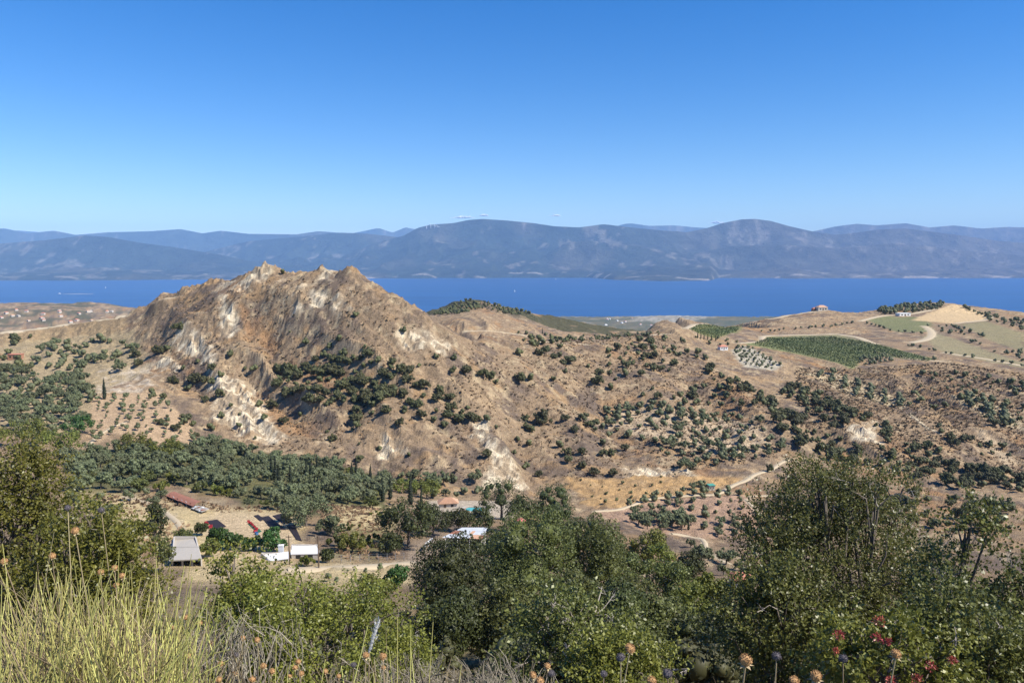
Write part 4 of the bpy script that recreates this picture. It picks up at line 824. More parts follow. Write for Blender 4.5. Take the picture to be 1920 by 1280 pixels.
for a in [('very dark spreading oak left of the rusty roofed building', 765, 938, 168, 120, 10000), ('dark oak behind the very dark spreading oak', 812, 948, 188, 70, 5000), ('dark oak behind the rusty roof, left of the pool', 860, 955, 196, 60, 4500), ('dark oak behind the rusty roof, in front of the pool', 900, 953, 200, 60, 4500),
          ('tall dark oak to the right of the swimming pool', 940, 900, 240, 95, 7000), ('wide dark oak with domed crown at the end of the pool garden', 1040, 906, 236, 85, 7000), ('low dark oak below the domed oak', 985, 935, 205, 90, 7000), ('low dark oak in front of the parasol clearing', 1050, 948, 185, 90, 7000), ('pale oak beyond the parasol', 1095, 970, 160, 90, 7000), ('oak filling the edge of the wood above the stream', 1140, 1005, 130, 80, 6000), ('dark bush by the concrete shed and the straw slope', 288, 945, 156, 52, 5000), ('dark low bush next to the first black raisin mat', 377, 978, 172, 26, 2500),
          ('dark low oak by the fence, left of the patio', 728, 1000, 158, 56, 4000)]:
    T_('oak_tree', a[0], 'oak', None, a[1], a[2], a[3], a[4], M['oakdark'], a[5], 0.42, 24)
T_('olive_tree', 'big old olive tree shading the end of the drying yard', 'olive tree', None, 572, 926, 188, 100, M['olive'], 9000, 0.42, 26)
T_('olive_tree', 'grey olive tree between the big old olive and the straw bank', 'olive tree', None, 618, 975, 178, 60, M['olive'], 5000, 0.4, 18)
for i, (px, top, w) in enumerate([(412, 985, 52), (440, 1003, 46), (472, 1005, 44), (512, 990, 60)]):
    T_('mulberry_tree', ['bright green mulberry at the corner of the drying yard near the shed', 'bright green mulberry second along the drying yard', 'bright green mulberry beside the red crates', 'bright green mulberry behind the white roofed house'][i], 'mulberry', 'mulberries along the drying yard', px, top, 158, w, M['mulberry'], 4200, 0.5, 16, cs=0.8)
T_('mulberry_tree', 'round bright green tree by the green bench', 'tree', None, 743, 1058, 122, 52, M['mulberry'], 4500, 0.34, 16)
for a in [('yellow green fig tree in front of the terracotta roof', 1335, 1078, 78, 85, 'fig', 8000, .3), ('light green tree at the upper edge of the wood by the stream', 1215, 988, 150, 90, 'fig', 7000, .42), ('green tree below the light green stream tree', 1180, 1040, 110, 90, 'oak', 7000, .32), ('mixed green tree on the bank left of the fig', 1260, 1055, 92, 110, 'oak', 8000, .3), ('dark tree beyond the fig on the stream bank', 1290, 1035, 130, 70, 'oakdark', 5000, .36),
          ('green oak below the fig tree', 1240, 1110, 60, 150, 'oak', 10000, .24), ('dark oak low on the near slope under the fig', 1330, 1165, 42, 190, 'oakdark', 12000, .18), ('dark oak low on the near slope under the oak wood', 1170, 1160, 40, 160, 'oakdark', 10000, .18), ('deep green oak below the dark foot of the wood', 1000, 1180, 44, 170, 'oakdark', 10000, .18),
          ('pale bushy tree behind the near shrub by the straw field', 690, 1110, 66, 60, 'oak', 4000, .25), ('green bush beside the green bench', 690, 1075, 116, 40, 'fig', 2500, .3), ('bush by the fence below the olive', 660, 1015, 160, 60, 'fig', 4000, .4),
          ('light green bush at the foot of the young orchard', 250, 838, 306, 70, 'fig', 3500, .6), ('light green bush at the right foot of the young orchard', 310, 842, 304, 70, 'fig', 3500, .6), ('bright green tree beside the orchard track', 145, 790, 325, 60, 'mulberry', 3500, .6), ('light bushy tree below the dense olive grove', 40, 785, 290, 90, 'fig', 4500, .6), ('wide light green bush under the bright green tree', 110, 810, 285, 90, 'fig', 4500, .6), ('light green tree behind the cottage', 800, 908, 290, 60, 'fig', 3500, .55), ('light green tree left of the cottage', 760, 905, 300, 50, 'fig', 3000, .55)]:
    T_('broadleaf_tree', a[0], 'tree', None, a[1], a[2], a[3], a[4], M[a[5]], a[6], a[7], 22)

for i, (px, top, Y, w, mt, lb) in enumerate([(635, 1000, 165, 50, 'oak', 'green bush below the grey olive'), (690, 1005, 168, 60, 'fig', 'spreading light bush left of the dark oaks'), (655, 985, 185, 46, 'oak', 'round bush on the straw bank'), (710, 962, 215, 40, 'fig', 'low bush on top of the straw bank'), (345, 990, 160, 44, 'oak', 'green bush behind the concrete shed'), (240, 975, 165, 60, 'oak', 'leafy bush up the slope from the concrete shed'), (205, 940, 190, 60, 'olive', 'grey bush at the edge of the straw slope'), (180, 985, 140, 70, 'oak', 'broad bush left of the dark bush'), (395, 1010, 150, 40, 'fig', 'light bush between the shed and the mulberries'), (612, 1028, 147, 30, 'oakdark', 'dark bush at the corner of the farmhouse'), (575, 1044, 143, 34, 'fig', 'small green bush in front of the farmhouse'), (470, 945, 222, 30, 'olive', 'grey bush at the top of the yard'), (500, 948, 225, 34, 'oak', 'green bush at the top of the yard'), (430, 935, 235, 34, 'fig', 'light bush above the yard'), (300, 1000, 135, 50, 'oak', 'green bush left of the concrete shed'), (720, 1085, 108, 50, 'fig', 'leafy vegetable patch by the bench'), (1240, 1020, 125, 70, 'fig', 'leafy tree right of the light green stream tree'), (1200, 1085, 75, 110, 'oak', 'leafy oak on the bank under the stream trees'), (1290, 1090, 68, 100, 'fig', 'light bush left of the fig tree'), (1390, 1150, 40, 110, 'oak', 'green oak beside the near kermes oak')]):
    T_('broadleaf_tree', lb, 'tree', None, px, top, Y, w, M[mt], 3000 if Y > 100 else 7000, .0026 * Y, 14, hmin=1.2)
for i in range(26):
    px = R.uniform(150, 720); py = 880 + (px - 150) * .07 + R.uniform(-18, 34); p = gp(px, py); wv = R.uniform(3.5, 7) / p[1] * FPX
    mk = R.choice(['fig', 'oak', 'oakdark', 'oak']); j = int(np.argmin(np.hypot(MK[:, 0] - p[0], MK[:, 1] - p[1])))
    T_('broadleaf_tree', {'fig': 'light yellow green', 'oak': 'mid green', 'oakdark': 'dark green'}[mk] + ' bushy tree among the olives ' + MARKS[j][2], 'tree', 'bushy trees among the olives', px, py - wv * R.uniform(.5, .9), float(p[1]), wv, M[mk], 1600, .6, 9)

# ------------------------------------------------------------------ buildings and yard
def empty(name, loc, label, cat, group=None, rz=0.0):
    o = bpy.data.objects.new(name, None); COL.objects.link(o); o.location = tuple(float(c) for c in loc); o.rotation_euler = (0, 0, rz); o.empty_display_size = 0.5; return tag(o, label, cat, group)
def rel(p, o): return tuple(np.array(p, float) - np.array(o.location))
def slab_at(o, pix, th, name, mat):
    """roof plate through pixel/distance corners, relative to its thing"""
    return MB().slab([rel(at(px, py, Y), o) for px, py, Y in pix], th).build(name, mat, o)

# concrete shed with open front
x, y = at(348, 1050, 140)[:2]; g0 = zat(x, y); o = empty('shed', (x, y, g0), 'grey concrete roofed shed with open front beside the straw slope', 'shed')
fl, fr, br, bl = at(317, 1050, 140), at(378, 1047, 140), at(366, 1007, 154), at(322, 1011, 154)
slab_at(o, [(317, 1050, 140), (378, 1047, 140), (366, 1007, 154), (322, 1011, 154)], 0.22, 'roof', M['concrete'])
def wall(o, p, q, zb, zt, th, mat, name='wall'):
    p = np.array(rel(p, o)); q = np.array(rel(q, o)); d = q[:2] - p[:2]; return MB().box((*((p + q)[:2] / 2), (zb + zt) / 2), (np.linalg.norm(d), th, zt - zb), math.atan2(d[1], d[0])).build(name, mat, o)
top = float(min(fl[2], fr[2]) - g0) - 0.24
ins = lambda p, k=0.9: np.array([x + (p[0] - x) * k, y + 6.5 + (p[1] - y - 6.5) * k, p[2]])
wall(o, ins(bl), ins(br), -1, top, 0.25, M['wall']); wall(o, ins(fl), ins(bl), -1, top - .002, 0.25, M['wall']); wall(o, ins(fr), ins(br), -1, top - .004, 0.25, M['wall'])
for k in (0.35, 0.68): MB().box((*np.array(rel(ins(fl) * (1 - k) + ins(fr) * k, o))[:2], top / 2 - .5), (0.3, 0.3, top + 1 - .01)).build('pillar', M['concrete'], o)
# white roofed house with lower annex
x, y = at(570, 1040, 150)[:2]; g0 = zat(x, y); o = empty('farmhouse', (x, y, g0), 'low farmhouse with bright white flat roof by the utility poles', 'house')
P4 = [(545, 1038, 150), (599, 1037, 150), (597, 1021, 156), (546, 1022, 156)]; slab_at(o, P4, 0.2, 'roof', M['white']); zt = float(at(*P4[0])[2] - g0) - .22
c4 = [at(*p) for p in P4]; cc = sum(c4) / 4; c4 = [cc + (p - cc) * 0.93 for p in c4]
for i in range(4): wall(o, c4[i], c4[(i + 1) % 4], -1, zt - .003 * i, 0.25, M['wall'])
for k in (0.25, 0.7): pp = c4[0] * (1 - k) + c4[1] * k; q_ = rel(pp, o); MB().box((q_[0], q_[1] - 0.13, zt * 0.5), (1.0, 0.06, 1.1)).build('window', M['dark'], o)
x, y = at(518, 1046, 149)[:2]; o = empty('outbuilding', (x, y, zat(x, y)), 'white sloping roofed annex beside the farmhouse', 'outbuilding')
P4 = [(505, 1051, 147), (543, 1046, 147), (542, 1033, 151.5), (488, 1039, 151.5)]; slab_at(o, P4, 0.15, 'roof', M['white']); c4 = [at(*p) for p in P4]; cc = sum(c4) / 4; c4 = [cc + (p - cc) * 0.92 for p in c4]; zt = float(min(p[2] for p in c4) - o.location[2]) - .2
for i in range(4): wall(o, c4[i], c4[(i + 1) % 4], -1, max(zt, .5) - .003 * i, 0.2, M['wall'])
p = at(527, 1030, 152); MB().box(rel(p, o), (1.0, 0.7, 1.9)).build('chimney', M['zinc'], o); MB().box(rel(p + [0, 0, 1.0], o), (1.15, 0.85, .12)).build('chimney_cap', M['white'], o)
# long red-brown shed and the low pen
x, y = at(345, 945, 214)[:2]; o = empty('animal_shed', (x, y, zat(x, y)), 'long low shed with red brown sheet roof above the drying yard', 'shed')
A0, A1, B1, B0 = at(311, 929, 224), at(362, 949, 205), at(376, 940, 211), at(327, 921, 232)
for i in range(8):
    k0, k1 = i / 8, (i + 0.99) / 8; f = lambda p, q, k: p * (1 - k) + q * k
    mid0, mid1 = f(f(A0, B0, .5), f(A1, B1, .5), k0) + [0, 0, .35], f(f(A0, B0, .5), f(A1, B1, .5), k1) + [0, 0, .35]; dz = np.array([0, 0, R.uniform(-.05, .06)])
    mb = MB(); mb.slab([rel(f(A0, A1, k0) + dz, o), rel(f(A0, A1, k1) + dz, o), rel(mid1 + dz, o), rel(mid0 + dz, o)], .08); mb.slab([rel(mid0 + dz, o), rel(mid1 + dz, o), rel(f(B0, B1, k1) + dz, o), rel(f(B0, B1, k0) + dz, o)], .08); mb.build('roof_sheet', M['rust'], o)
for k in np.linspace(0.02, 0.98, 7):
    for a_, b_ in ((A0, A1),):
        p = a_ * (1 - k) + b_ * k; zz = zat(p[0], p[1]); MB().box(rel((p[0], p[1] + .2, (p[2] + zz) / 2 - .3), o), (.15, .15, p[2] - zz + .3)).build('post', M['wood'], o)
for k in np.linspace(0.08, 0.85, 6):
    p = A0 * (1 - k) + A1 * k; zz = zat(p[0], p[1]); MB().box(rel((p[0] + .3, p[1] + .6, zz + .55), o), (R.uniform(1.2, 2), .08, R.uniform(.8, 1.3)), -0.9).build('side_panel', R.choice([M['white'], M['zinc'], M['rust']]), o)
x, y = at(376, 960, 201)[:2]; g0 = zat(x, y); o = empty('animal_pen', (x, y, g0), 'low dark wire pen with pale junk on its roof beside the long shed', 'pen')
P4 = [(378, 959, 198), (393, 953, 200), (372, 947, 206), (358, 952, 204)]; slab_at(o, P4, .12, 'roof', M['concrete']); c4 = [at(*p) for p in P4]
for i in range(4): wall(o, c4[i], c4[(i + 1) % 4], -.5, float(min(p[2] for p in c4) - g0) - .15 - .003 * i, .1, M['wood'])
for i in range(9):
    s_, t_ = R.random(), R.random(); p = (c4[0] * (1 - s_) + c4[1] * s_) * (1 - t_) + (c4[3] * (1 - s_) + c4[2] * s_) * t_; MB().box(rel(p + [0, 0, .1], o), (R.uniform(.5, 1.3), R.uniform(.3, .6), .16), R.uniform(0, 3)).build('roof_plank', R.choice([M['white'], M['wood'], M['rust'], M['zinc']]), o)
# raisin mats laid on the yard
MATS = [([(387, 977), (407, 974), (424, 987), (406, 993)], 'black mat of drying raisins nearest the long shed'), ([(476, 967), (484, 965), (496, 973), (488, 977)], 'short black raisin mat at the top of the long one'), ([(490, 970), (503, 967), (536, 993), (510, 992)], 'long black raisin mat down the middle of the yard'), ([(511, 967), (527, 963), (546, 972), (546, 980), (529, 981)], 'broad black raisin mat at the upper right of the yard'), ([(538, 985), (552, 983), (566, 1014), (556, 1012)], 'black raisin mat half hidden under the big old olive')]
for pix, lb in MATS:
    d = densify(pix + [pix[0]], 5)[:-1]; Pm = hit([p[0] for p in d], [p[1] for p in d]); cc = Pm.mean(0); cc[2] = zat(cc[0], cc[1]); k = len(Pm); ring2 = cc + (Pm - cc) * 0.55; ring2[:, 2] = sample(H, ring2[:, 0], ring2[:, 1])
    up = np.array([0, 0, .14]); V = np.concatenate([Pm - [0, 0, .2], Pm + up, ring2 + up * 1.2, [cc + up * 1.2]]) - cc; F = [(i, (i + 1) % k, k + (i + 1) % k, k + i) for i in range(k)] + [(k + i, k + (i + 1) % k, 2 * k + (i + 1) % k, 2 * k + i) for i in range(k)] + [(2 * k + i, 2 * k + (i + 1) % k, 3 * k) for i in range(k)]
    tag(MB().add(V, F).build('raisin_mat', M['raisin'], None, cc), lb, 'mat', 'raisin mats on the drying yard')
def crate(px, py, lb, gr, mat='redcrate', s=0.62):
    p = gp(px, py); mb = MB(); h = s * .75; t = .05
    mb.box((0, 0, t / 2), (s, s * .7, t))
    for sx_, sy_, dx_, dy_ in ((0, -.35, 1, 0), (0, .35, 1, 0), (-.5, 0, 0, 1), (.5, 0, 0, 1)): mb.box((sx_ * s, sy_ * s, h / 2 + t), (s if dx_ else t, t if dx_ else s * .7 - t * 1.02, h))
    o = mb.build('crate', M[mat], None, p + [0, 0, .03]); o.rotation_euler = (0, 0, R.uniform(0, 3)); tag(o, lb, 'crate', gr)
for px, py in ((386, 981), (388, 983)): crate(px, py, 'red plastic crate by the corner of the first raisin mat', 'crates by the first mat')
for px, py in ((393, 989), (395, 990), (397, 992), (396, 988)): crate(px, py, 'red plastic crate beside the lower edge of the first raisin mat', 'crates beside the first mat', s=.7)
for k in range(9): crate(466 + k * 2.0 + R.uniform(-1, 1), 979.5 + k * 1.7 + R.uniform(-1, 1), 'red plastic crate in the line on the green net', 'crates on the net', s=.6)
crate(479, 998, 'red plastic crate in front of the green net', None, s=.8); crate(481, 1002, 'blue plastic crate in front of the green net', None, 'blue', s=.8)
d = [(464, 981), (470, 978), (491, 996), (484, 999)]; Pm = hit([p[0] for p in d], [p[1] for p in d]); cc = Pm.mean(0); MBn = MB().slab([tuple(p - cc + [0, 0, .07]) for p in Pm], .2).build('ground_net', M['net'], None, cc); tag(MBn, 'green harvest net spread under the line of red crates', 'net')
# poles, wire, roadside fence
for px, py, Y, top, lb in ((543, 1056, 144, 1003, 'wooden utility pole in front of the white annex'), (598, 1071, 141, 1004, 'wooden utility pole at the corner of the white roofed house'), (810, 1050, 150, 1008, 'thin dark post standing on the patio')):
    x, y = at(px, py, Y)[:2]; g0 = zat(x, y); h = float(at(px, top, Y)[2] - g0); o = empty('utility_pole', (x, y, g0), lb, 'pole'); MB().tube([(0, 0, -.5), (0, 0, h * .6), (0, 0, h)], (.16, .13, .1) if Y < 146 else (.08, .07, .06), 7).build('post', M['wood'], o, smooth=True)
    if Y < 146: MB().box((0, 0, h - .35), (1.1, .1, .1)).build('crossarm', M['wood'], o); [MB().tube([(s_, 0, h - .3), (s_, 0, h - .1)], (.05, .05), 5).build('insulator', M['concrete'], o) for s_ in (-.45, .45)]
p0, p1, p2 = at(200, 1024, 150), at(543, 1018, 144), at(598, 1018, 141); mb = MB()
for a_, b_ in ((p0, p1), (p1, p2)): mb.tube([a_ * (1 - k) + b_ * k - np.array([0, 0, 1.6 * k * (1 - k)]) for k in np.linspace(0, 1, 12)], [.022] * 12, 3)
tag(mb.build('overhead_wire', M['dark']), 'thin overhead wire strung across to the utility poles', 'wire')
P = plan([(605, 1054), (680, 1052), (760, 1049)]); o = empty('fence', (P[0, 0], P[0, 1], zat(*P[0])), 'thin post and wire fence along the concrete road', 'fence'); L_ = np.r_[0, np.cumsum(np.linalg.norm(np.diff(P, axis=0), axis=1))]; tops = []
for s_ in np.arange(0, L_[-1], 1.9):
    x, y = np.interp(s_, L_, P[:, 0]), np.interp(s_, L_, P[:, 1]); z = zat(x, y); MB().box(rel((x, y, z + .7), o), (.09, .09, 1.7)).build('post', M['steel'], o); tops.append((x, y, z))
for hh in (.5, 1.0, 1.45): MB().tube([rel((a_, b_, c_ + hh), o) for a_, b_, c_ in tops], [.012] * len(tops), 3).build('wire', M['steel'], o)
# rusty sheet-roofed building with patio
x, y = at(870, 1010, 178)[:2]; g0 = zat(x, y); o = empty('tavern', (x, y, g0), 'building with patchy rust and zinc sheet roof among the dark oaks', 'building')
A0, A1, B1, B0 = at(829, 1007, 170), at(905, 1010, 170), at(914, 989, 177.5), at(866, 989, 177.5); nS = 9
for i in range(nS):
    for j, (k0, k1) in enumerate(((0, .35), (.34, .68), (.67, 1))):
        s0, s1 = i / nS, (i + .97) / nS; f = lambda s_, k_: (A0 * (1 - s_) + A1 * s_) * (1 - k_) + (B0 * (1 - s_) + B1 * s_) * k_ + [0, 0, .04 * j + .015 * (i % 2)]
        mt = M['zinc'] if (j == 2 or (j == 0 and i < 6)) else R.choice([M['rust'], M['rust'], M['tile'], M['zinc']]); MB().slab([rel(f(s0, k0), o), rel(f(s1, k0), o), rel(f(s1, k1), o), rel(f(s0, k1), o)], .05).build('roof_sheet', mt, o)
c4 = [A0, A1, B1, B0]; cc = sum(c4) / 4; c4 = [cc + (p - cc) * .9 for p in c4]
for i in (1, 2, 3): wall(o, c4[i], c4[(i + 1) % 4], -1, float(min(p[2] for p in c4) - g0) - .3 - .003 * i, .2, M['wall'])
for k in (0.02, .35, .68, .98): p = c4[0] * (1 - k) + c4[1] * k; MB().box(rel((p[0], p[1] - .4, (p[2] + g0) / 2 - .4), o), (.14, .14, p[2] - g0 + .2)).build('post', M['white'], o)
A0, A1, B1, B0 = at(797, 1018, 164), at(803, 1018, 164), at(813, 1008, 176), at(809, 1008, 176); o = empty('pergola', (A0[0], A0[1], zat(A0[0], A0[1])), 'white topped narrow pergola at the edge of the brown patio', 'pergola'); MB().slab([rel(p, o) for p in (A0, A1, B1, B0)], .1).build('roof', M['white'], o)
for p in (A0, A1, B1, B0): zz = zat(p[0], p[1]); MB().box(rel((p[0], p[1], (p[2] + zz) / 2 - .1), o), (.12, .12, max(.3, p[2] - zz))).build('post', M['white'], o)
# cottage, pool, parasol
x, y = at(840, 946, 264)[:2]; g0 = zat(x, y); o = empty('cottage', (x, y, g0), 'small stone cottage with hipped clay tile roof above the pool', 'cottage', rz=0.15)
MB().box((0, 0, .7), (6.2, 4.2, 3.2)).build('wall', M['wall'], o); e = 2.3; mb = MB(); mb.add([(-3.8, -2.7, e), (3.8, -2.7, e), (3.8, 2.7, e), (-3.8, 2.7, e), (-1.2, 0, e + 1.6), (1.2, 0, e + 1.6)], [(0, 1, 5, 4), (1, 2, 5), (2, 3, 4, 5), (3, 0, 4), (3, 2, 1, 0)]); rf = mb.build('roof', M['tile'], o)
for i in range(26):
    xx = -3.7 + i * .296; yt = -max(0.0, (abs(xx) - 1.2) / 2.6 * 2.7) ; z1 = e + 1.6 * (1 - min(1, -yt / 2.7)); 
    if -yt < 2.6: MB().tube([(xx, -2.75, e + .05), (xx, yt, z1 + .05)], (.09, .09), 4).build('tile_row', M['tile'], rf)
MB().box((-1.2, -2.12, 1.0), (.9, .06, 1.9)).build('door', M['wood'], o); MB().box((1.4, -2.12, 1.4), (.9, .06, .9)).build('window', M['dark'], o)
p = at(889, 951, 258); g0 = zat(p[0], p[1]); o = empty('swimming_pool', (p[0], p[1], g0), 'raised eight sided swimming pool with turquoise water', 'pool'); zt = .55
oc = [(-3.4, -1.3), (-2.3, -2.5), (2.3, -2.5), (3.4, -1.3), (3.4, 1.3), (2.3, 2.5), (-2.3, 2.5), (-3.4, 1.3)]; mb = MB(); V = [(a_ * s_, b_ * s_, z) for s_, z in ((1, -1.5), (1, zt), (.92, zt), (.92, zt - .35)) for a_, b_ in oc]; mb.add(V, [(r_ * 8 + i, r_ * 8 + (i + 1) % 8, r_ * 8 + 8 + (i + 1) % 8, r_ * 8 + 8 + i) for r_ in range(3) for i in range(8)]); mb.build('rim', M['brick'], o)
MB().add([(a_ * .925, b_ * .925, zt - .12) for a_, b_ in oc], [tuple(range(8))]).build('water', M['water'], o)
oc2 = [(a_ * 1.75, b_ * 1.6 + .2, .12) for a_, b_ in oc]; MB().add(oc2 + [(a_, b_, -1.2) for a_, b_, _ in oc2], [tuple(range(8))] + [(i, 8 + i, 8 + (i + 1) % 8, (i + 1) % 8) for i in range(8)]).build('paving', M['concrete'], o)
p = at(977, 972, 150); g0 = zat(p[0], p[1]); o = empty('parasol', (p[0], p[1], g0), 'faded red garden parasol poking above the oaks', 'parasol'); h = p[2] - g0 + .25; V = [(0, 0, h)] + [(math.cos(a_) * .95, math.sin(a_) * .95, h - .5) for a_ in np.arange(8) * .7854] + [(math.cos(a_) * .95, math.sin(a_) * .95, h - .68) for a_ in np.arange(8) * .7854]
MB().add(V, [(0, 1 + i, 1 + (i + 1) % 8) for i in range(8)] + [(1 + i, 9 + i, 9 + (i + 1) % 8, 1 + (i + 1) % 8) for i in range(8)]).build('canopy', M['pink'], o); MB().tube([(0, 0, -.3), (0, 0, h - .02)], (.04, .03), 6).build('pole', M['wood'], o)
p = gp(708, 1106, 90); o = empty('bench', p, 'pale green plank bench or table under the round tree', 'bench'); MB().box((0, 0, .72), (2.0, .6, .06)).build('top', M['gmetal'], o); [MB().box((s_ * .85, 0, .3), (.08, .5, .78)).build('leg', M['wood'], o) for s_ in (-1, 1)]
def house(px, py, w, d_, h, rz, rm, wm, label, cat='house', group=None, ymin=120.0, gable=True, name='house', simple=False):
    p = gp(px, py, ymin); o = empty(name, p, label, cat, group, rz); MB().box((0, 0, h / 2 - .6), (w, d_, h + 1.2)).build('wall', wm, o); e = h + .02; k = .3 if gable else .02
    ov = .3; r_ = d_ * .28; V = [(-w / 2 - ov, -d_ / 2 - ov, e), (w / 2 + ov, -d_ / 2 - ov, e), (w / 2 + ov, d_ / 2 + ov, e), (-w / 2 - ov, d_ / 2 + ov, e), (-w / 2 + w * k, 0, e + r_), (w / 2 - w * k, 0, e + r_)]
    if gable: MB().add(V, [(0, 1, 5, 4), (1, 2, 5), (2, 3, 4, 5), (3, 0, 4), (3, 2, 1, 0)]).build('roof', rm, o)
    else: MB().box((0, 0, h + .14), (w + .6, d_ + .6, .22)).build('roof', rm, o)
    if not simple:
        for xx in (-w * .28, w * .28): MB().box((xx, -d_ / 2 - .03, h * .5), (w * .14, .07, h * .4)).build('window', M['dark'], o)
        MB().box((0, -d_ / 2 - .03, h * .38), (w * .13, .07, h * .76)).build('door', M['wood'], o)
    return o
house(1333, 917, 2.6, 2.4, 2.0, .2, M['gmetal'], M['wall'], 'tiny hut with green roof beside the valley orchard', 'hut', name='hut', gable=False)
house(30, 672, 7.5, 5, 2.8, .1, M['redtile'], M['brick'], 'small brick hut with red flat roof under the ridge road', 'hut', name='hut', gable=False)
house(1355, 655, 7, 5, 2.6, .2, M['redtile'], M['white'], 'small white house with red roof below the cypress row', ymin=400)
house(1540, 582, 13, 9, 4.5, .1, M['tile'], M['wall'], 'stone winery building on the bare hilltop', 'building', ymin=700, name='winery')
house(1527, 583, 6, 6, 3.2, .1, M['redtile'], M['brick'], 'small red walled building next to the stone winery', 'building', ymin=700, name='outbuilding')
house(1693, 592, 16, 8, 3.4, .2, M['white'], M['white'], 'long low white building below the wooded knoll', 'building', ymin=600, gable=False, name='warehouse')
p = at(1387, 1108, 135); o = empty('house', (p[0], p[1], zat(p[0], p[1])), 'terracotta roof of a house half hidden behind the near oak', 'house'); h = max(2.4, p[2] - o.location[2] + .2); MB().box((0, 0, h / 2 - .6), (3.6, 3.2, h + 1)).build('wall', M['wall'], o); MB().add([(-2.2, -2, h), (2.2, -2, h), (2.2, 2, h), (-2.2, 2, h), (-1, 0, h + .9), (1, 0, h + .9)], [(0, 1, 5, 4), (1, 2, 5), (2, 3, 4, 5), (3, 0, 4), (3, 2, 1, 0)]).build('roof', M['redtile'], o)
for i in range(26):
    px, py = R.uniform(0, 230), R.uniform(582, 606)
    house(px, py, R.uniform(6, 10), R.uniform(6, 8), R.uniform(3, 4.5), R.uniform(0, 3), R.choice([M['redtile'], M['tile'], M['concrete']]), M['wall'], 'tiny pale house of the village in the lowland beyond the ridge road', 'house', 'village houses', 900, simple=True)
for i in range(10):
    house(R.uniform(1130, 1245), R.uniform(597, 612), R.uniform(9, 16), 9, R.uniform(3, 5), R.uniform(0, 3), R.choice([M['redtile'], M['white']]), M['white'], 'tiny pale house among the groves of the coastal plain', 'house', 'coastal plain houses', 1500, simple=True)
# turbines, boats, clouds
for px, py in ((800, 421), (808, 419), (815, 420), (821, 423)):
    p = at(px, py + 10, 17300); o = empty('wind_turbine', p, 'white wind turbine on the far mountain shoulder', 'wind turbine', 'wind turbines on the far ridge'); MB().tube([(0, 0, -60), (0, 0, 95)], (7, 4), 8).build('tower', M['boat'], o); a0 = R.uniform(0, 2)
    for k in range(3): a_ = a0 + k * 2.094; MB().tube([(0, -8, 95), (math.cos(a_) * 20, -8, 95 + math.sin(a_) * 20), (math.cos(a_) * 55, -8, 95 + math.sin(a_) * 55)], (3, 5, 1.5), 5).build('blade', M['boat'], o)
    MB().box((0, -2, 95), (9, 16, 8)).build('nacelle', M['boat'], o)
def sea_pt(px, py): a, b_ = ray(px, py); Y = -CAMZ / b_; return np.array([a * Y, Y, 0.0])
p = sea_pt(111, 551); o = empty('motor_boat', p, 'white motor boat drawing a long wake across the gulf', 'boat'); MB().add([(-17, 0, 2), (-10, -5, 4), (14, -5, 3), (14, 5, 3), (-10, 5, 4), (-12, -3, -.5), (13, -4, -.5), (13, 4, -.5), (-12, 3, -.5)], [(0, 1, 2, 3, 4), (0, 5, 1), (1, 5, 6, 2), (2, 6, 7, 3), (3, 7, 8, 4), (4, 8, 0), (0, 8, 5)]).build('hull', M['boat'], o); MB().box((2, 0, 6), (12, 6, 5)).build('cabin', M['boat'], o)
MB().add([(14, -3, .4), (60, -16, .3), (180, -34, .2), (330, -16, .1), (330, 16, .1), (180, 34, .2), (60, 16, .3), (14, 3, .4)], [(0, 1, 6, 7), (1, 2, 5, 6), (2, 3, 4, 5)]).build('wake', M['concrete'], o)
for px, py, lb in ((198, 540, 'tiny white sailing boat in the left of the gulf beyond the motor boat'), (965, 547, 'tiny white sailing boat in the middle of the gulf'), (1042, 524, 'tiny white sailing boat close to the far shore')):
    p = sea_pt(px, py); o = empty('sailing_boat', p, lb, 'boat'); MB().add([(-7, 0, 1.5), (-3, -2, 1.6), (6, -1.8, 1.5), (6, 1.8, 1.5), (-3, 2, 1.6), (-4, 0, -.6), (5, 0, -.6)], [(0, 1, 2, 3, 4), (0, 5, 1), (1, 5, 6, 2), (2, 6, 3), (3, 6, 5, 4), (4, 5, 0)]).build('hull', M['boat'], o)
    MB().add([(-6, -.2, 2), (.5, -.2, 2), (.5, -.2, 22), (-6, .2, 2), (.5, .2, 2), (.5, .2, 22)], [(0, 1, 2), (5, 4, 3), (0, 3, 4, 1), (1, 4, 5, 2), (2, 5, 3, 0)]).build('sail', M['boat'], o); MB().add([(1, -.2, 2), (7, -.2, 2.6), (1, -.2, 19), (1, .2, 2), (7, .2, 2.6), (1, .2, 19)], [(0, 1, 2), (5, 4, 3), (0, 3, 4, 1), (1, 4, 5, 2), (2, 5, 3, 0)]).build('sail', M['boat'], o); MB().tube([(.7, 0, 1.5), (.7, 0, 23)], (.25, .2), 5).build('mast', M['boat'], o)
mcl = plain('cloud_white', (0.92, 0.92, 0.92), 1.0, 0.02, 0.001)
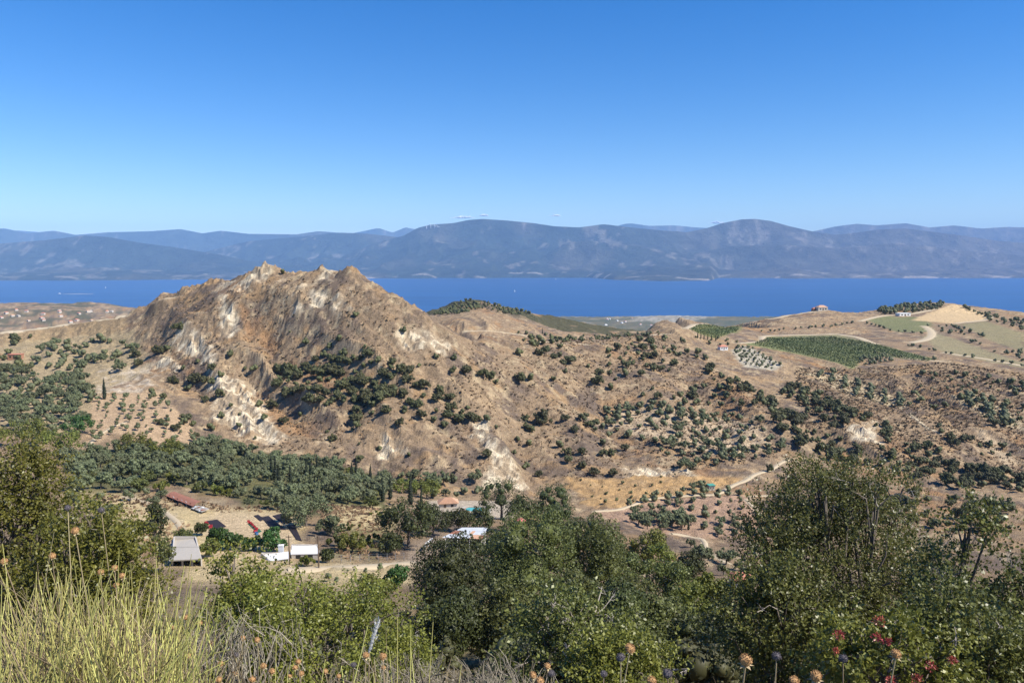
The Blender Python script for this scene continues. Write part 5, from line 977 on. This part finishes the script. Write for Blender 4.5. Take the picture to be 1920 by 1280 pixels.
for px, py, w, hgt, k, lb in ((868, 409, 36, 7, 110, 'long flat little white cloud over the highest ridge'), (907, 405, 16, 6, 50, 'small round white cloud just above the highest ridge'), (1042, 405, 16, 5, 45, 'lone tiny white cloud right of the highest ridge'), (1345, 419, 26, 7, 70, 'little white cloud tucked behind the domed mountain')):
    p = at(px, py, 37000); parts = []; s_ = 37000 / FPX
    for j in range(k):
        v, f = ICO2; t_ = R.gauss(0, .26); c = np.array([t_ * w, R.uniform(-4, 4), abs(R.gauss(0, .3)) * hgt * (1 - abs(t_))]) * s_; r_ = R.uniform(.5, 1.5) * s_ * (1 - .5 * abs(t_)); parts.append((v * (1 + .2 * np.sin(v[:, [1]] * 7 + j) * np.sin(v[:, [0]] * 6)) * r_ * [1.5, 1, .7] + c, np.zeros((0, 4), int), f, None, 0))
    V, Q, T, ti, mi = join(parts); tag(link('cloud', np_mesh('cloud', V, None, T, [mcl], smooth=True), None, p), lb, 'cloud')

lim = [(-400, 1010), (250, 1070), (330, 1135), (760, 1135), (800, 1060), (1150, 1080), (1280, 1165), (1420, 1120), (1500, 960), (2400, 960)]
cnt = 0
for _ in range(1600):
    Y = 12 * (130 / 12) ** (R.random() ** .55); x = R.uniform(-.8, .8) * (Y + 6); w = R.uniform(1.8, 4.2) * (1 if Y > 20 else .6); z = zat(x, Y); c_, s_ = math.cos(PITCH), math.sin(PITCH); rz_ = z + w * .95 - CAMZ; dep = Y * c_ - rz_ * s_; pxl = 960 + FPX * x / dep; pyt = 640 - FPX * (Y * s_ + rz_ * c_) / dep
    if pyt < np.interp(pxl, [q[0] for q in lim], [q[1] for q in lim]): continue
    tag(link('maquis_shrub', R.choice(VS), None, (x, Y, z - .05 * w), R.uniform(0, 6.28), (w, w * R.uniform(.9, 1.1), w * R.uniform(.85, 1))), 'dark shrub on the near slope ' + ('below the broom and oak thicket' if pxl < 400 else 'between the mastic shrub and the straw field' if pxl < 780 else 'under the oak wood' if pxl < 1300 else 'behind the large kermes oak'), 'shrub', 'maquis on the near slope'); cnt += 1
    if cnt >= 150: break

# ------------------------------------------------------------------ near shrubs with single leaves
def bush(name, label, cat, px, top, Y, wpx, mat, ntwig, lpt, leafL, k=30, rr=(0.3, 0.45), h=None, twigL=0.3, bare=0, group=None, depth=1.0, shell=0.55, wr=0.6, dx=0.0):
    """thing > branches, foliage: branching stems to the lobes, twigs with single leaves"""
    a, b_ = ray(px, top); x = float(a * Y); zt = float(CAMZ + b_ * Y); zg = zat(x, Y); w = wpx / FPX * Y; hh = h or max(zt - zg, .5); zg = zt - hh
    o = bpy.data.objects.new(name, None); COL.objects.link(o); o.location = (x, Y, min(zg, zat(x, Y))); o.empty_display_size = .3; tag(o, label, cat, group)
    dz = zg - o.location[2]; lb = [(c * [1, depth, 1] + [0, 0, dz], r) for c, r in lobes_of(w, hh, k, G, rr, 0.05)]
    cen = np.array([c for c, _ in lb]); rad = np.array([r for _, r in lb]); ns = max(8, ntwig // 5); sp = G.integers(0, ns, ntwig); li = G.choice(len(rad), ns, p=rad ** 2 / (rad ** 2).sum())[sp]
    ds = unit(G.normal(size=(ns, 3)) + [0, -0.1, .25]); d = ds[sp]; P = cen[li] + d * (rad[li] * (1.05 - shell * (G.random(ns) ** 1.2)[sp]))[:, None] + G.normal(size=(ntwig, 3)) * twigL * .22; td = unit(d + G.normal(size=d.shape) * .5 + [0, 0, .3]); tl = twigL * G.uniform(.6, 1.3, ntwig)
    s = np.tile(np.linspace(.12, 1, lpt), ntwig); I = np.repeat(np.arange(ntwig), lpt); base = P[I] + td[I] * (tl[I] * s)[:, None] + G.normal(size=(len(I), 3)) * leafL * .25
    ax = unit(td[I] * .5 + G.normal(size=(len(I), 3)) * .8); nr = unit(G.normal(size=(len(I), 3)) * .7 + [0, 0, .6] + d[I] * .3); ll = leafL * G.uniform(.65, 1.3, len(I)); V, Q = leaves_np(base, ax, nr, ll, ll * wr)
    lt = G.uniform(0, .25, len(rad)); ti = np.clip(lt[li][I] + np.repeat(G.random(ntwig) * .25, lpt) + G.random(len(I)) ** 1.4 * .6, 0, 1)
    link('foliage', np_mesh('foliage', V, Q, None, [mat], {'tint': np.repeat(ti, 4)}), o)
    pa, ra = [], []
    for c, r in lb:
        st = np.array([G.uniform(-.1, .1) * w, G.uniform(-.1, .1) * w * depth, 0.0]); m_ = st * .5 + c * .5 + G.normal(size=3) * .08 * hh; pa.append(np.array([st, m_, c])); r0 = .012 * hh + .014; ra.append(np.array([r0, r0 * .55, r0 * .25]))
        for _ in range(3): e = c + unit(G.normal(size=3) + [0, 0, .3]) * r * .95; pa.append(np.array([c * .7 + m_ * .3, c * .5 + e * .5 + G.normal(size=3) * .05 * r, e])); ra.append(np.array([r0 * .35, r0 * .22, r0 * .08]))
    v, q = tube_np(pa, ra, 4); link('branches', np_mesh('branches', v, q, None, [M['bark']], smooth=True), o)
    if bare:
        pa, ra = [], []
        for _ in range(bare):
            i = G.integers(len(lb)); c, r = lb[i]; dd = unit(G.normal(size=3) + [0, -.35, .55]); e = c + dd * r * G.uniform(1.0, 1.45); m_ = c + dd * r * .6 + G.normal(size=3) * .06; pa.append(np.array([c, m_, e])); ra.append(np.array([.011, .007, .003]))
            for _ in range(5): t_ = G.uniform(.25, 1); s_ = m_ * (1 - t_) + e * t_; e2 = s_ + unit(dd + G.normal(size=3) * .9) * r * G.uniform(.2, .45); pa.append(np.array([s_, s_ * .5 + e2 * .5 + G.normal(size=3) * .02, e2])); ra.append(np.array([.005, .0035, .002]))
        v, q = tube_np(pa, ra, 3); link('bare_twigs', np_mesh('bare_twigs', v, q, None, [M['twig']]), o)
    return o
bush('kermes_oak', 'large near kermes oak with dense small leaves and dark stems', 'oak', 1600, 872, 13.0, 440, M['kermes'], 6800, 13, .047, 60, (.2, .34), twigL=.32, bare=30, depth=.8)
bush('kermes_oak', 'near oak branch mass with pale bare twigs right of the large kermes oak', 'oak', 1880, 925, 9.0, 260, M['kermes'], 1700, 11, .05, 24, (.26, .4), twigL=.28, bare=34, depth=.7)
bush('kermes_oak', 'low dark oak spreading under the large kermes oak', 'oak', 1480, 1075, 11.0, 280, M['kermes'], 2000, 12, .055, 26, (.26, .4), twigL=.3, bare=3)
bush('kermes_oak', 'leafy oak thicket climbing above the broom', 'oak', 10, 850, 11.5, 260, M['mastic'], 3200, 12, .048, 36, (.26, .4), twigL=.32, bare=10)
bush('kermes_oak', 'lower oak thicket between the broom and the concrete shed', 'oak', 165, 945, 10.0, 230, M['mastic'], 2800, 12, .045, 30, (.26, .4), twigL=.3, bare=10)
bush('mastic_shrub', 'glossy yellow green shrub in front of the straw field', 'shrub', 580, 1105, 8.0, 500, M['mastic'], 4600, 12, .035, 44, (.26, .4), twigL=.22, bare=8, depth=.7)
bush('mastic_shrub', 'taller sprig of yellow green shrub in front of the white annex', 'shrub', 455, 1030, 9.0, 170, M['mastic'], 900, 11, .045, 16, (.3, .5), twigL=.25, bare=4, h=2.2)
bush('kermes_oak', 'grey green shrub with forked bare twigs below the oak wood', 'shrub', 1085, 1120, 8.0, 260, M['kermes'], 1500, 11, .042, 22, (.26, .42), twigL=.22, bare=40, depth=.7)
bush('mastic_shrub', 'low leafy shrub behind the dried flower heads', 'shrub', 1170, 1205, 6.5, 260, M['mastic'], 1100, 11, .034, 18, (.3, .45), twigL=.16, bare=10, depth=.6)
bush('kermes_oak', 'dark leafy oak shoots at the foot of the bare twigged oak', 'oak', 1850, 1110, 7.0, 300, M['kermes'], 1500, 12, .04, 22, (.26, .4), twigL=.22, bare=6, depth=.6)
t = bush('terebinth_shrub', 'leafy shrub with bright red fruit clusters under the near oak', 'shrub', 1670, 1165, 5.0, 330, M['mastic'], 800, 11, .034, 20, (.28, .42), twigL=.14, bare=8, depth=.5)
for px, py, s_ in ((1573, 1190, 26), (1648, 1165, 28), (1643, 1195, 22), (1664, 1203, 20), (1745, 1248, 26), (1785, 1238, 20), (1568, 1220, 14), (1670, 1275, 22), (1720, 1272, 24)):
    c = at(px, py, 4.35); r_ = s_ / FPX * 4.35 * .5; nf = 80; d = unit(G.normal(size=(nf, 3)) + [0, 0, .4]); V, Q = leaves_np(c + d * (r_ * G.uniform(.2, .9, nf))[:, None] * [1, .6, .8], unit(d + G.normal(size=d.shape) * .3), unit(G.normal(size=d.shape)), G.uniform(.010, .02, nf), G.uniform(.006, .011, nf)); link('fruit_cluster', np_mesh('fruit_cluster', V - np.array(t.location), Q, None, [M['redberry']], {'tint': np.repeat(G.random(nf), 4)}), t)

def stems(o, name, mat, n, base_fn, tip_fn, r0, r1, tint=(0, 1), bend=.06, side=3, branch=0):
    pa, ra, tn = [], [], []
    for _ in range(n):
        b_, e = base_fn(), tip_fn(); 
        if e is None: continue
        L_ = np.linalg.norm(e - b_); m_ = b_ * .5 + e * .5 + G.normal(size=3) * bend * L_; pts = np.array([b_, b_ * .3 + m_ * .6 + e * .1, m_ * .6 + e * .4, e]); pa.append(pts); ra.append(np.array([r0, r0 * .8, r0 * .55, r1])); tn.append(G.uniform(*tint))
        for _ in range(branch):
            t_ = G.uniform(.3, .8); s_ = b_ * (1 - t_) + e * t_; e2 = s_ + unit((e - b_) / L_ + G.normal(size=3) * .3) * L_ * G.uniform(.1, .26); pa.append(np.array([s_, s_ * .5 + e2 * .5, e2])); ra.append(np.array([r0 * .6, r0 * .45, r1])); tn.append(G.uniform(*tint))
    v, q = tube_np(pa, ra, side); t_ = np.concatenate([np.full(len(p) * side, t) for p, t in zip(pa, tn)])
    off = np.array(o.location); return link(name, np_mesh(name, v - off, q, None, [mat], {'tint': t_}), o)
for cx, Y, w, top, n, lb in ((60, 2.0, 200, 1010, 150, 'yellow green broom shrub with stiff upright stems, beside the oak thicket'), (185, 2.3, 210, 1020, 170, 'yellow green broom shrub in the middle of the broom patch'), (265, 2.1, 180, 1050, 130, 'yellow green broom shrub leaning out towards the mastic shrub')):
    b0 = at(cx, 1330, Y); b0[2] = zat(b0[0], Y); o = empty('broom_shrub', b0, lb, 'shrub', None)
    bf = lambda: np.array([b0[0] + G.normal() * .08, b0[1] + G.normal() * .12, b0[2] + G.uniform(0, .12)])
    tf = lambda: at(cx + np.clip(G.normal(), -1.8, 1.6) * w * .56 + (10 if cx > 200 else 0), top + G.random() ** .55 * 290 - 5, Y + G.normal() * .28)
    stems(o, 'green_stems', M['broom'], int(n * 1.3), bf, tf, .0031, .0009, (.35, 1), .05, 4, 3)
    stems(o, 'dry_stems', M['straw'], int(n * .7), bf, lambda: at(cx + G.normal() * w * .6, top + 60 + G.random() * 240, Y + G.normal() * .3), .003, .0008, (.1, .9), .1, 3, 3)
# tangle of dry grass and thorn along the lip of the slope
o = empty('dry_grass', at(200, 1400, 2.2), None, None); tag(o, 'tangled dry straw and dead stalks at the top of the slope', None, kind='stuff')
def gb(lo, hi, y0, y1):
    def f():
        Y = G.uniform(y0, y1); x = float(ray(G.uniform(lo, hi), 1280)[0]) * Y; f.l = np.array([x, Y, zat(x, Y)]); return f.l
    return f
for lo, hi, n, y0, y1, hm in ((-60, 380, 900, 1.7, 3.4, .75), (330, 820, 260, 2.0, 3.6, .55), (800, 1560, 160, 2.0, 3.4, .5)):
    f = gb(lo, hi, y0, y1); stems(o, 'straw', M['straw'], n, f, lambda: f.l + np.array([G.normal() * .16, G.normal() * .12, hm * G.uniform(.25, 1.0)]), .0022, .0006, (0, 1), .12, 3, 2)
for cx, Y, w, top, lb in ((830, 4.2, 300, 1225, 'tangled grey thorn bush at the edge of the slope below the oak wood'), (420, 3.4, 200, 1150, 'wiry grey thorn bush between the broom and the mastic shrub')):
    b0 = at(cx, 1300, Y); b0[2] = zat(b0[0], Y); o = empty('thorn_bush', b0, lb, 'bush')
    tw = lambda: at(cx + np.clip(G.normal(), -1.8, 1.8) * w * .38, top + 14 * math.sin(cx) + abs(G.normal()) * 60 + 22 * math.sin(G.uniform(0, 6)), Y + G.normal() * .4)
    e_ = [None]
    def tb(): e_[0] = tw(); return e_[0] + np.array([G.normal() * .07, G.normal() * .07, -G.uniform(.1, .35)])
    stems(o, 'twigs', M['greytwig'], 330 if Y > 4 else 80, tb, lambda: e_[0], .0032, .0012, (0, 1), .2, 3, 7)
    stems(o, 'stems', M['greytwig'], 40, lambda: b0 + G.normal(size=3) * [.15, .15, 0], lambda: tw() - [0, 0, .12], .006, .003, (0, .6), .12, 4, 2)
for px, top, bx in ((518, 1190, 522), (690, 1172, 560), (610, 1235, 575), (745, 1155, 757), (770, 1180, 778), (640, 1248, 645), (730, 1218, 745), (812, 1165, 790), (770, 1215, 765), (865, 1245, 855), (540, 1250, 536), (700, 1260, 705)):
    p = at(px, top, 2.0); b0 = at(bx, 1330, 2.0); g_ = np.array([b0[0] + (b0[0] - p[0]) * .2, 2.0, zat(b0[0], 2.0)]); o = empty('grass_blade', g_, 'single upright yellow green stem rising in front of the mastic shrub', 'grass', 'single yellow green stems'); stems(o, 'blade', M['broom'], 1, lambda: g_, lambda: p, .0032, .0009, (.6, .9), .03, 4)
# white feather-grass plume
b0 = at(676, 1300, 2.3); g_ = np.array([b0[0], 2.3, zat(b0[0], 2.3)]); o = empty('plume_grass', g_, 'white feathery grass plume standing alone', 'grass'); p0, p1 = at(692, 1222, 2.3), at(709, 1160, 2.3); stems(o, 'stalk', M['straw'], 1, lambda: g_, lambda: p0, .002, .0015, (.6, .7), .01, 4)
kk = np.linspace(0, 1, 26); cp_ = p0 + (p1 - p0) * kk[:, None] + np.array([.006, 0, 0]) * (kk ** 2)[:, None]; cv2, cq2 = tube_np([cp_], [(.0052 * np.sin(np.pi * np.clip(kk * .9 + .08, 0, 1)) ** .6) * (1 + .25 * np.sin(kk * 60))], 7); link('seed_plume', np_mesh('seed_plume', cv2 - g_, cq2, None, [M['plume']], {'tint': np.full(len(cv2), .8)}, smooth=True), o)
nf = 130; t_ = G.random(nf); P = p0 + (p1 - p0) * t_[:, None] + G.normal(size=(nf, 3)) * .004; ax = unit((p1 - p0) / np.linalg.norm(p1 - p0) + G.normal(size=(nf, 3)) * .45); V, Q = leaves_np(P, ax, unit(np.cross(ax, G.normal(size=(nf, 3)))), G.uniform(.008, .018, nf), np.full(nf, .0025)); link('plume', np_mesh('plume', V - g_, Q, None, [M['plume']], {'tint': np.repeat(G.random(nf), 4)}), o)
# dried flower heads on stalks
HEADS = [(141, 995, 7.5, 0), (98, 1042, 6, 0), (8, 1052, 6, 0), (215, 1064, 6, 0), (189, 1072, 6, 0), (229, 1079, 6, 0), (218, 1097, 5, 0), (350, 1157, 5, 0), (375, 1167, 4.5, 0), (326, 1176, 4.5, 0), (455, 1196, 5, 0), (482, 1199, 5.5, 0), (414, 1244, 5, 0), (494, 1248, 6, 0), (473, 1273, 6, 0), (411, 1274, 6, 0), (355, 1229, 5, 0), (127, 952, 6, 1), (190, 956, 6, 1),
         (559, 1240, 5.5, 0), (553, 1251, 5, 0), (510, 1258, 5.5, 0), (686, 1228, 7, 0), (718, 1230, 6.5, 0), (719, 1251, 4.5, 0), (635, 1267, 4.5, 0), (610, 1258, 5, 0), (543, 1266, 5, 0), (442, 1227, 5.5, 1), (663, 1246, 6, 1), (1026, 1248, 7, 0), (999, 1265, 7, 0), (1012, 1276, 8, 0), (1181, 1215, 9, 0), (1398, 1237, 13, 0), (1222, 1276, 9, 0), (1489, 1276, 10, 0), (1164, 1232, 8, 1), (1252, 1262, 9, 1), (1456, 1230, 8.5, 1), (1132, 1263, 7, 1), (1680, 1225, 10, 0), (1530, 1267, 12, 0), (1581, 1234, 9, 1), (1034, 1262, 7, 1), (380, 1215, 5, 1), (290, 1190, 5, 0), (395, 1205, 4.5, 0), (565, 1262, 5, 0), (440, 1262, 5, 0)]
headm = []
for mt in ('head_tan', 'head_grey'):
    v, f = ICO2; nf = 260; d = unit(G.normal(size=(nf, 3))); d[:, 2] = np.abs(d[:, 2]) * 1.0 - .25; d = unit(d); V, Q = leaves_np(d * .85, unit(d + G.normal(size=d.shape) * .35), unit(np.cross(d, G.normal(size=d.shape))), G.uniform(.2, .38, nf), G.uniform(.12, .2, nf))
    core = v * (1 + .1 * np.sin(v[:, [0]] * 9) * np.sin(v[:, [1]] * 8 + 1)) * [.95, .95, .82]; headm.append(np_mesh('seed_head', np.concatenate([V, core]), Q, f + len(V), [M[mt]]))
for px, py, r_, gk in HEADS:
    rr_ = .0098; Y = rr_ * FPX / r_; c = at(px, py, Y); lean = R.uniform(-.06, .06); bz = zat(c[0] + lean, Y); g_ = np.array([c[0] + lean, Y + R.uniform(-.05, .05), bz])
    wh = 'rising out of the broom' if px < 300 else 'by the wiry thorn bush' if px < 430 else 'at the left foot of the mastic shrub' if px < 530 else 'in front of the mastic shrub' if px < 800 else 'before the low leafy shrub' if px < 1300 else 'below the red fruited shrub'
    lbl = ('large ' if r_ > 8.4 else '') + ('dry grey seed head on thin dead stalk ' if gk else 'dry tan ball flower head on thin stalk ') + wh
    o = empty('dried_flower', g_, lbl, 'dried flower', 'grey dried heads' if gk else 'tan dried heads')
    stems(o, 'stalk', M['straw'], 1, lambda: g_, lambda: c - [0, 0, rr_ * .7], .0022, .0014, (.3, .7), .04, 5)
    h_ = link('seed_head', headm[gk], o, c - g_, R.uniform(0, 6), rr_ * R.uniform(.9, 1.1)); h_.rotation_euler = (R.uniform(-.4, .4), R.uniform(-.4, .4), R.uniform(0, 6))
    if not gk:
        v_, q_ = leaves_np(np.tile([0, 0, -.6], (5, 1)) * rr_, unit(np.column_stack([np.cos(np.arange(5) * 1.26), np.sin(np.arange(5) * 1.26), np.full(5, -.2)])), np.tile([0, 0, 1.0], (5, 1)), np.full(5, rr_ * 1.4), np.full(5, rr_ * .6)); link('bract', np_mesh('bract', v_, q_, None, [M['straw']], {'tint': np.full(20, .7)}), o, c - g_)
print('tris', sum(len(m.loops) - 2 * len(m.polygons) for m in bpy.data.meshes if m.users))
for o in S.objects:
    if o.parent and o.name.split('.')[0] in ('bare_twigs', 'twigs', 'stems', 'green_stems', 'dry_stems', 'straw', 'plume', 'fruit_cluster', 'foliage'): o['kind'] = 'stuff'
